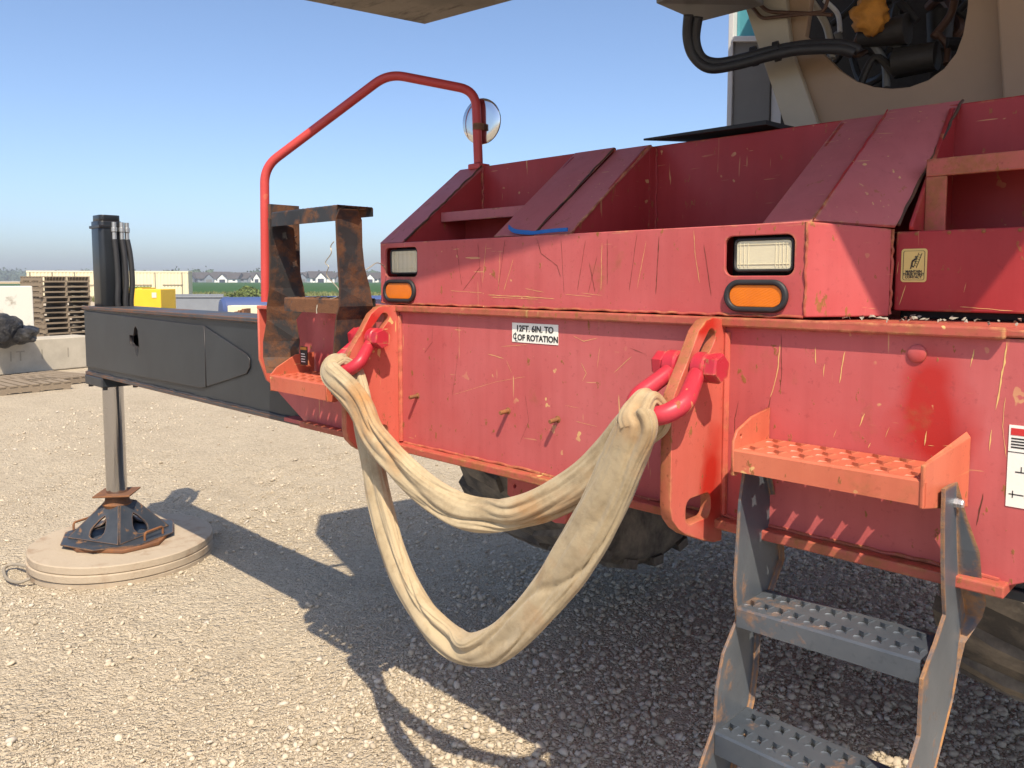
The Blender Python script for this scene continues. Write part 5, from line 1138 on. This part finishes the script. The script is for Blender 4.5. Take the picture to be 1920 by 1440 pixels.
# yellow bin, with a stepped front
a = at(240, 25); yb_ = empty('yellow_bin', a, 'bright yellow steel bin with green rim beside the jack', 'bin')
obox('bin_body', at(258, 25.5) + Vector((0, 0, .72)), side, .36, dep, .5, (0, 0, 1), .72, M['yellow'], yb_, .02)
obox('bin_hopper', at(291, 25.0) + Vector((0, 0, .70)), side, .40, dep, .55, (0, 0, 1), .70, M['yellow'], yb_, .02)
obox('bin_rim', at(250, 25.5) + Vector((0, 0, 1.455)), side, .34, dep, .52, (0, 0, 1), .014, M['green'], yb_, .005)
obox('bin_label', at(288, 24.44) + Vector((0, 0, 1.22)), side, .07, dep, .005, (0, 0, 1), .08, M['white_chip'], yb_, 0)
# grey trough
tr_ = empty('steel_trough', at(365, 30), 'long grey open steel trough behind the single pallet', 'trough')
obox('trough_wall', at(365, 30) + Vector((0, 0, .52)), side, 1.05, dep, .02, (0, 0, 1), .50, M['trough'], tr_, .01)
obox('trough_wall', at(368, 31.2) + Vector((0, 0, .58)), side, 1.05, dep, .02, (0, 0, 1), .55, M['trough'], tr_, .01)
obox('trough_rim', at(365, 30) + Vector((0, 0, 1.05)), side, 1.08, dep, .06, (0, 0, 1), .03, M['trough'], tr_, .01)
for s in (-1, 1): obox('trough_end', at(366.5 + s * 51, 30.6) + Vector((0, 0, .54)), side, .02, dep, .62, (0, 0, 1), .5, M['trough'], tr_, .01)
# blue tank
a, b = at(418, 27), at(800, 31)
tk = empty('blue_tank', (a + b) / 2, 'long dark blue horizontal tank beyond the folded ladder', 'tank')
axis = (b - a).normalized(); sd = Vector((0, 0, 1)).cross(axis)
link('tank_shell', lathe_mesh('tank_shell', [(.1, -(b - a).length / 2 - .16), (.38, -(b - a).length / 2 - .10), (.46, -(b - a).length / 2), (.46, (b - a).length / 2), (.38, (b - a).length / 2 + .1)], (a + b) / 2 + Vector((0, 0, .64)), (sd, Vector((0, 0, 1)), axis), 32), M['pipe_blue'], tk, smooth='auto')
for k in (.15, .5, .85): obox('tank_saddle', a.lerp(b, k) + Vector((0, 0, .12)), axis, .08, sd, .4, (0, 0, 1), .12, M['trough'], tk, .01)
o = obox('storage_crate', at(463, 24.6) + Vector((0, 0, .45)), side, .52, dep, .3, (0, 0, 1), .45, M['cont'], None, .02); tag(o, 'cream crate standing in front of the blue tank', 'crate')
for k in range(3):
    o = obox('timber', at(446 + 7 * k, 23.6) + Vector((0, 0, .38 + .02 * k)), side, .04, dep, .3, (0, 0, 1), .38 + .02 * k, M['rust'], None, .01); tag(o, ('left', 'middle', 'right')[k] + ' rusty upright post before the cream crate', 'post')

# ================================================================== FAR VILLAGE AND TREES
houses = [(372, 470, 'dark', 13, 4.6), (392, 455, 'grey', 12, 4.2), (416, 462, 'dark', 9, 4.8), (431, 440, 'white', 13, 4.0), (452, 470, 'grey', 14, 4.4), (470, 445, 'grey', 12, 4.2), (488, 440, 'white', 8, 4.4), (508, 470, 'dark', 13, 4.4), (540, 455, 'grey', 12, 4.2), (568, 450, 'grey', 13, 4.4), (601, 435, 'white', 13, 4.8), (634, 450, 'grey', 12, 4.2), (662, 465, 'dark', 13, 4.4), (690, 450, 'white', 11, 4.2), (716, 455, 'grey', 12, 4.3), (735, 445, 'white', 10, 4.0), (128, 620, 'grey', 13, 4.2), (152, 600, 'dark', 14, 4.6), (186, 590, 'grey', 13, 4.4), (330, 520, 'dark', 13, 4.6)]
names = {'dark': 'dark slate', 'grey': 'blue grey', 'white': 'white'}; seen = {}
where = ['right behind the container', 'second right of the container', 'third right of the container', 'fourth right of the container', 'fifth right of the container', 'sixth right of the container', 'just left of the red handrail', 'hidden by the red handrail', 'behind the folded ladder rail', 'at the left inside the folded ladder opening', 'in the middle of the folded ladder opening', 'at the right inside the ladder opening', 'behind the ladder right rail', 'left of the left head lamp', 'beside the left head lamp', 'nearest the left head lamp', 'above the pallet stack at its left', 'above the middle of the pallet stack', 'behind the outrigger jack', 'just right of the jack hoses']
for k, (px, d_, kd, w_, hgt) in enumerate(houses):
    c_ = at(px, d_); rzh = cam_az - math.pi / 2 + random.choice([-1, 1]) * random.uniform(.1, .5); rot = Matrix.Rotation(rzh, 4, 'Z')
    H0 = empty('house', c_, 'small far %s gabled house %s' % (names[kd], where[k]), 'house', 'far houses along the field')
    T4 = Matrix.Translation(c_) @ rot; hw, hd, wall = w_ / 2, 5.0, hgt * .52
    def lp(name, v, f, mat, par): me = mesh(name, [T4 @ Vector(q_) for q_ in v], f); return link(name, me, mat, par)
    lp('wall', boxv(-hw, hw, -hd, hd, 0, wall), BOXF, M['house_' + kd], H0)
    rz_ = hgt + 1.4
    lp('roof', [(-hw - .4, -hd - .5, wall - .1), (hw + .4, -hd - .5, wall - .1), (hw + .4, hd + .5, wall - .1), (-hw - .4, hd + .5, wall - .1), (-hw - .4, 0, rz_), (hw + .4, 0, rz_)], [(0, 1, 5, 4), (2, 3, 4, 5), (0, 4, 3), (1, 2, 5), (3, 2, 1, 0)], M['roof'], H0)
    gx = random.uniform(-.3, .3) * hw; gw = hw * .42
    lp('gable', [(gx - gw, -hd - 1.2, 0), (gx + gw, -hd - 1.2, 0), (gx + gw, -hd + .5, 0), (gx - gw, -hd + .5, 0), (gx - gw, -hd - 1.2, wall), (gx + gw, -hd - 1.2, wall), (gx + gw, -hd + .5, wall), (gx - gw, -hd + .5, wall), (gx, -hd - 1.2, hgt + .4), (gx, -hd + 2.5, hgt + .4)], [(0, 1, 5, 8, 4), (1, 2, 6, 5), (3, 0, 4, 7), (3, 2, 1, 0), (4, 8, 9, 7), (5, 6, 9, 8), (2, 3, 7, 9, 6)], M['house_' + kd], H0)
    gr = lp('gable_roof', [(gx - gw - .4, -hd - 1.6, wall - .25), (gx - gw - .4, -hd + 2.5, wall - .25), (gx, -hd + 2.5, hgt + .75), (gx, -hd - 1.6, hgt + .75), (gx + gw + .4, -hd - 1.6, wall - .25), (gx + gw + .4, -hd + 2.5, wall - .25), (gx - gw - .4, -hd - 1.6, wall - .05), (gx, -hd - 1.6, hgt + .98), (gx + gw + .4, -hd - 1.6, wall - .05)], [(0, 1, 2, 3), (3, 2, 5, 4), (0, 3, 7, 6), (3, 4, 8, 7)], M['roof'], H0)
    for s in (-.72, .72): lp('window', boxv(s * hw - .7, s * hw + .7, -hd - .06, -hd - .01, .9, wall - .35), BOXF, M['pane'], H0)
    lp('garage_door', boxv(gx - gw * .6, gx + gw * .6, -hd - 1.26, -hd - 1.21, .05, wall - .4), BOXF, M['cab_grey'] if kd != 'white' else M['pane'], H0)

def leaf_mass(name, blobs, leaf, n, mat):
    v = []; f = []
    tot = sum(b[1] ** 2 for b in blobs)
    for (c_, r_, hz_) in blobs:
        m_ = max(8, int(n * r_ ** 2 / tot))
        core = [Vector((math.cos(t_) * math.cos(e_), math.sin(t_) * math.cos(e_), math.sin(e_))) for e_ in (0, .5, 1.1) for t_ in [k_ * .785 for k_ in range(8)]] + [Vector((0, 0, 1))]; k0 = len(v)
        v += [c_ + Vector((q_.x * r_, q_.y * r_, q_.z * hz_)) * .80 for q_ in core] if False else [c_ + Vector((q_.x * r_ * .85, q_.y * r_ * .85, q_.z * hz_ * .82)) for q_ in core]
        for e_ in range(2):
            for t_ in range(8): f.append((k0 + e_ * 8 + t_, k0 + e_ * 8 + (t_ + 1) % 8, k0 + e_ * 8 + 8 + (t_ + 1) % 8, k0 + e_ * 8 + 8 + t_))
        for t_ in range(8): f.append((k0 + 16 + t_, k0 + 16 + (t_ + 1) % 8, k0 + 24))
        for _ in range(m_):
            d = Vector(rng.normal(0, 1, 3)).normalized(); d.z = abs(d.z) * .9 + d.z * .1
            rr = (0.78 + 0.22 * rng.random()) * (1 + .25 * noise.noise(d * 2.3 + c_ * .1)); p_ = c_ + Vector((d.x * r_ * rr, d.y * r_ * rr, max(0.02, d.z * hz_ * rr)))
            a = Vector(rng.normal(0, 1, 3)).normalized(); b = a.orthogonal().normalized(); a = a.cross(b); s = leaf * rng.uniform(.6, 1.4); k = len(v)
            v += [p_ + a * s, p_ + b * s, p_ - a * s, p_ - b * s * .8]; f.append((k, k + 1, k + 2, k + 3))
    return link(name, mesh(name, v, f), mat)
bl = []
for px in np.arange(-260, 240, 7): bl.append((at(px, 820 + 60 * math.sin(px)), 9 + 5 * rng.random(), 9.5 + 6 * rng.random() - .012 * max(0, px)))
for px in np.arange(240, 2600, 9): bl.append((at(px, 560 + 60 * math.sin(px * 3)), 6 + 3 * rng.random(), 6.0 + 4.0 * rng.random() * (1 if noise.noise(Vector((px * .03, 0, 0))) > -.1 else .3)))
o = leaf_mass('distant_woodland', bl, .9, 26000, M['wood_far']); tag(o, 'low dark line of far woodland along the horizon', 'woodland', kind='stuff')
bs = empty('bush', at(466, 64), 'loose pale green bush at the edge of the crop field', 'bush')
bp_ = at(466, 64)
o = leaf_mass('crown', [(bp_ + Vector((0, 0, .1)), 1.3, 1.0), (bp_ + rt * 1.2, 1.0, .7), (bp_ - rt * 1.4, .9, .6)], .09, 2600, M['bush']); put(o, bs)
for k in range(5): tube('stem', [bp_ + rt * (.25 * (k - 2)), bp_ + rt * (.45 * (k - 2)) + Vector((0, 0, .5)), bp_ + rt * (.6 * (k - 2)) + Vector((0, 0, .8))], .03, M['old_wood'], bs, 5, rfun=lambda t_: 1 - .6 * t_)
v = []; f = []
for _ in range(16000):
    p_ = far(rng.uniform(-200, 1100), rng.uniform(60, 92)); s = rng.uniform(.12, .5); a = Vector((rng.normal(), rng.normal(), 0)).normalized() * rng.uniform(.05, .14); l_ = Vector((rng.normal(0, .15), rng.normal(0, .15), s)); k = len(v)
    v += [p_ - a, p_ + a, p_ + l_]; f.append((k, k + 1, k + 2))
o = link('grass_verge', mesh('grass_verge', v, f), M['verge']); tag(o, 'rough grass growing along the edge of the field', 'grass', kind='stuff')

# ================================================================== AIR
HAZE = 0.0006
hz_ = box('haze', -1500, 1500, -1500, 1500, -1.0, 26.0, None, None, 0); hz_['kind'] = 'stuff'; tag(hz_, 'thin summer haze over the yard and fields', 'haze')
t = NT('haze air'); t.n.remove(t.b); pv = t.n.new('ShaderNodeVolumePrincipled'); pv.inputs['Color'].default_value = (0.86, 0.91, 1.0, 1); pv.inputs['Density'].default_value = HAZE; pv.inputs['Anisotropy'].default_value = 0.2
t.lk(pv.outputs[0], t.out.inputs['Volume']); hz_.data.materials.append(t.m); hz_.visible_shadow = True
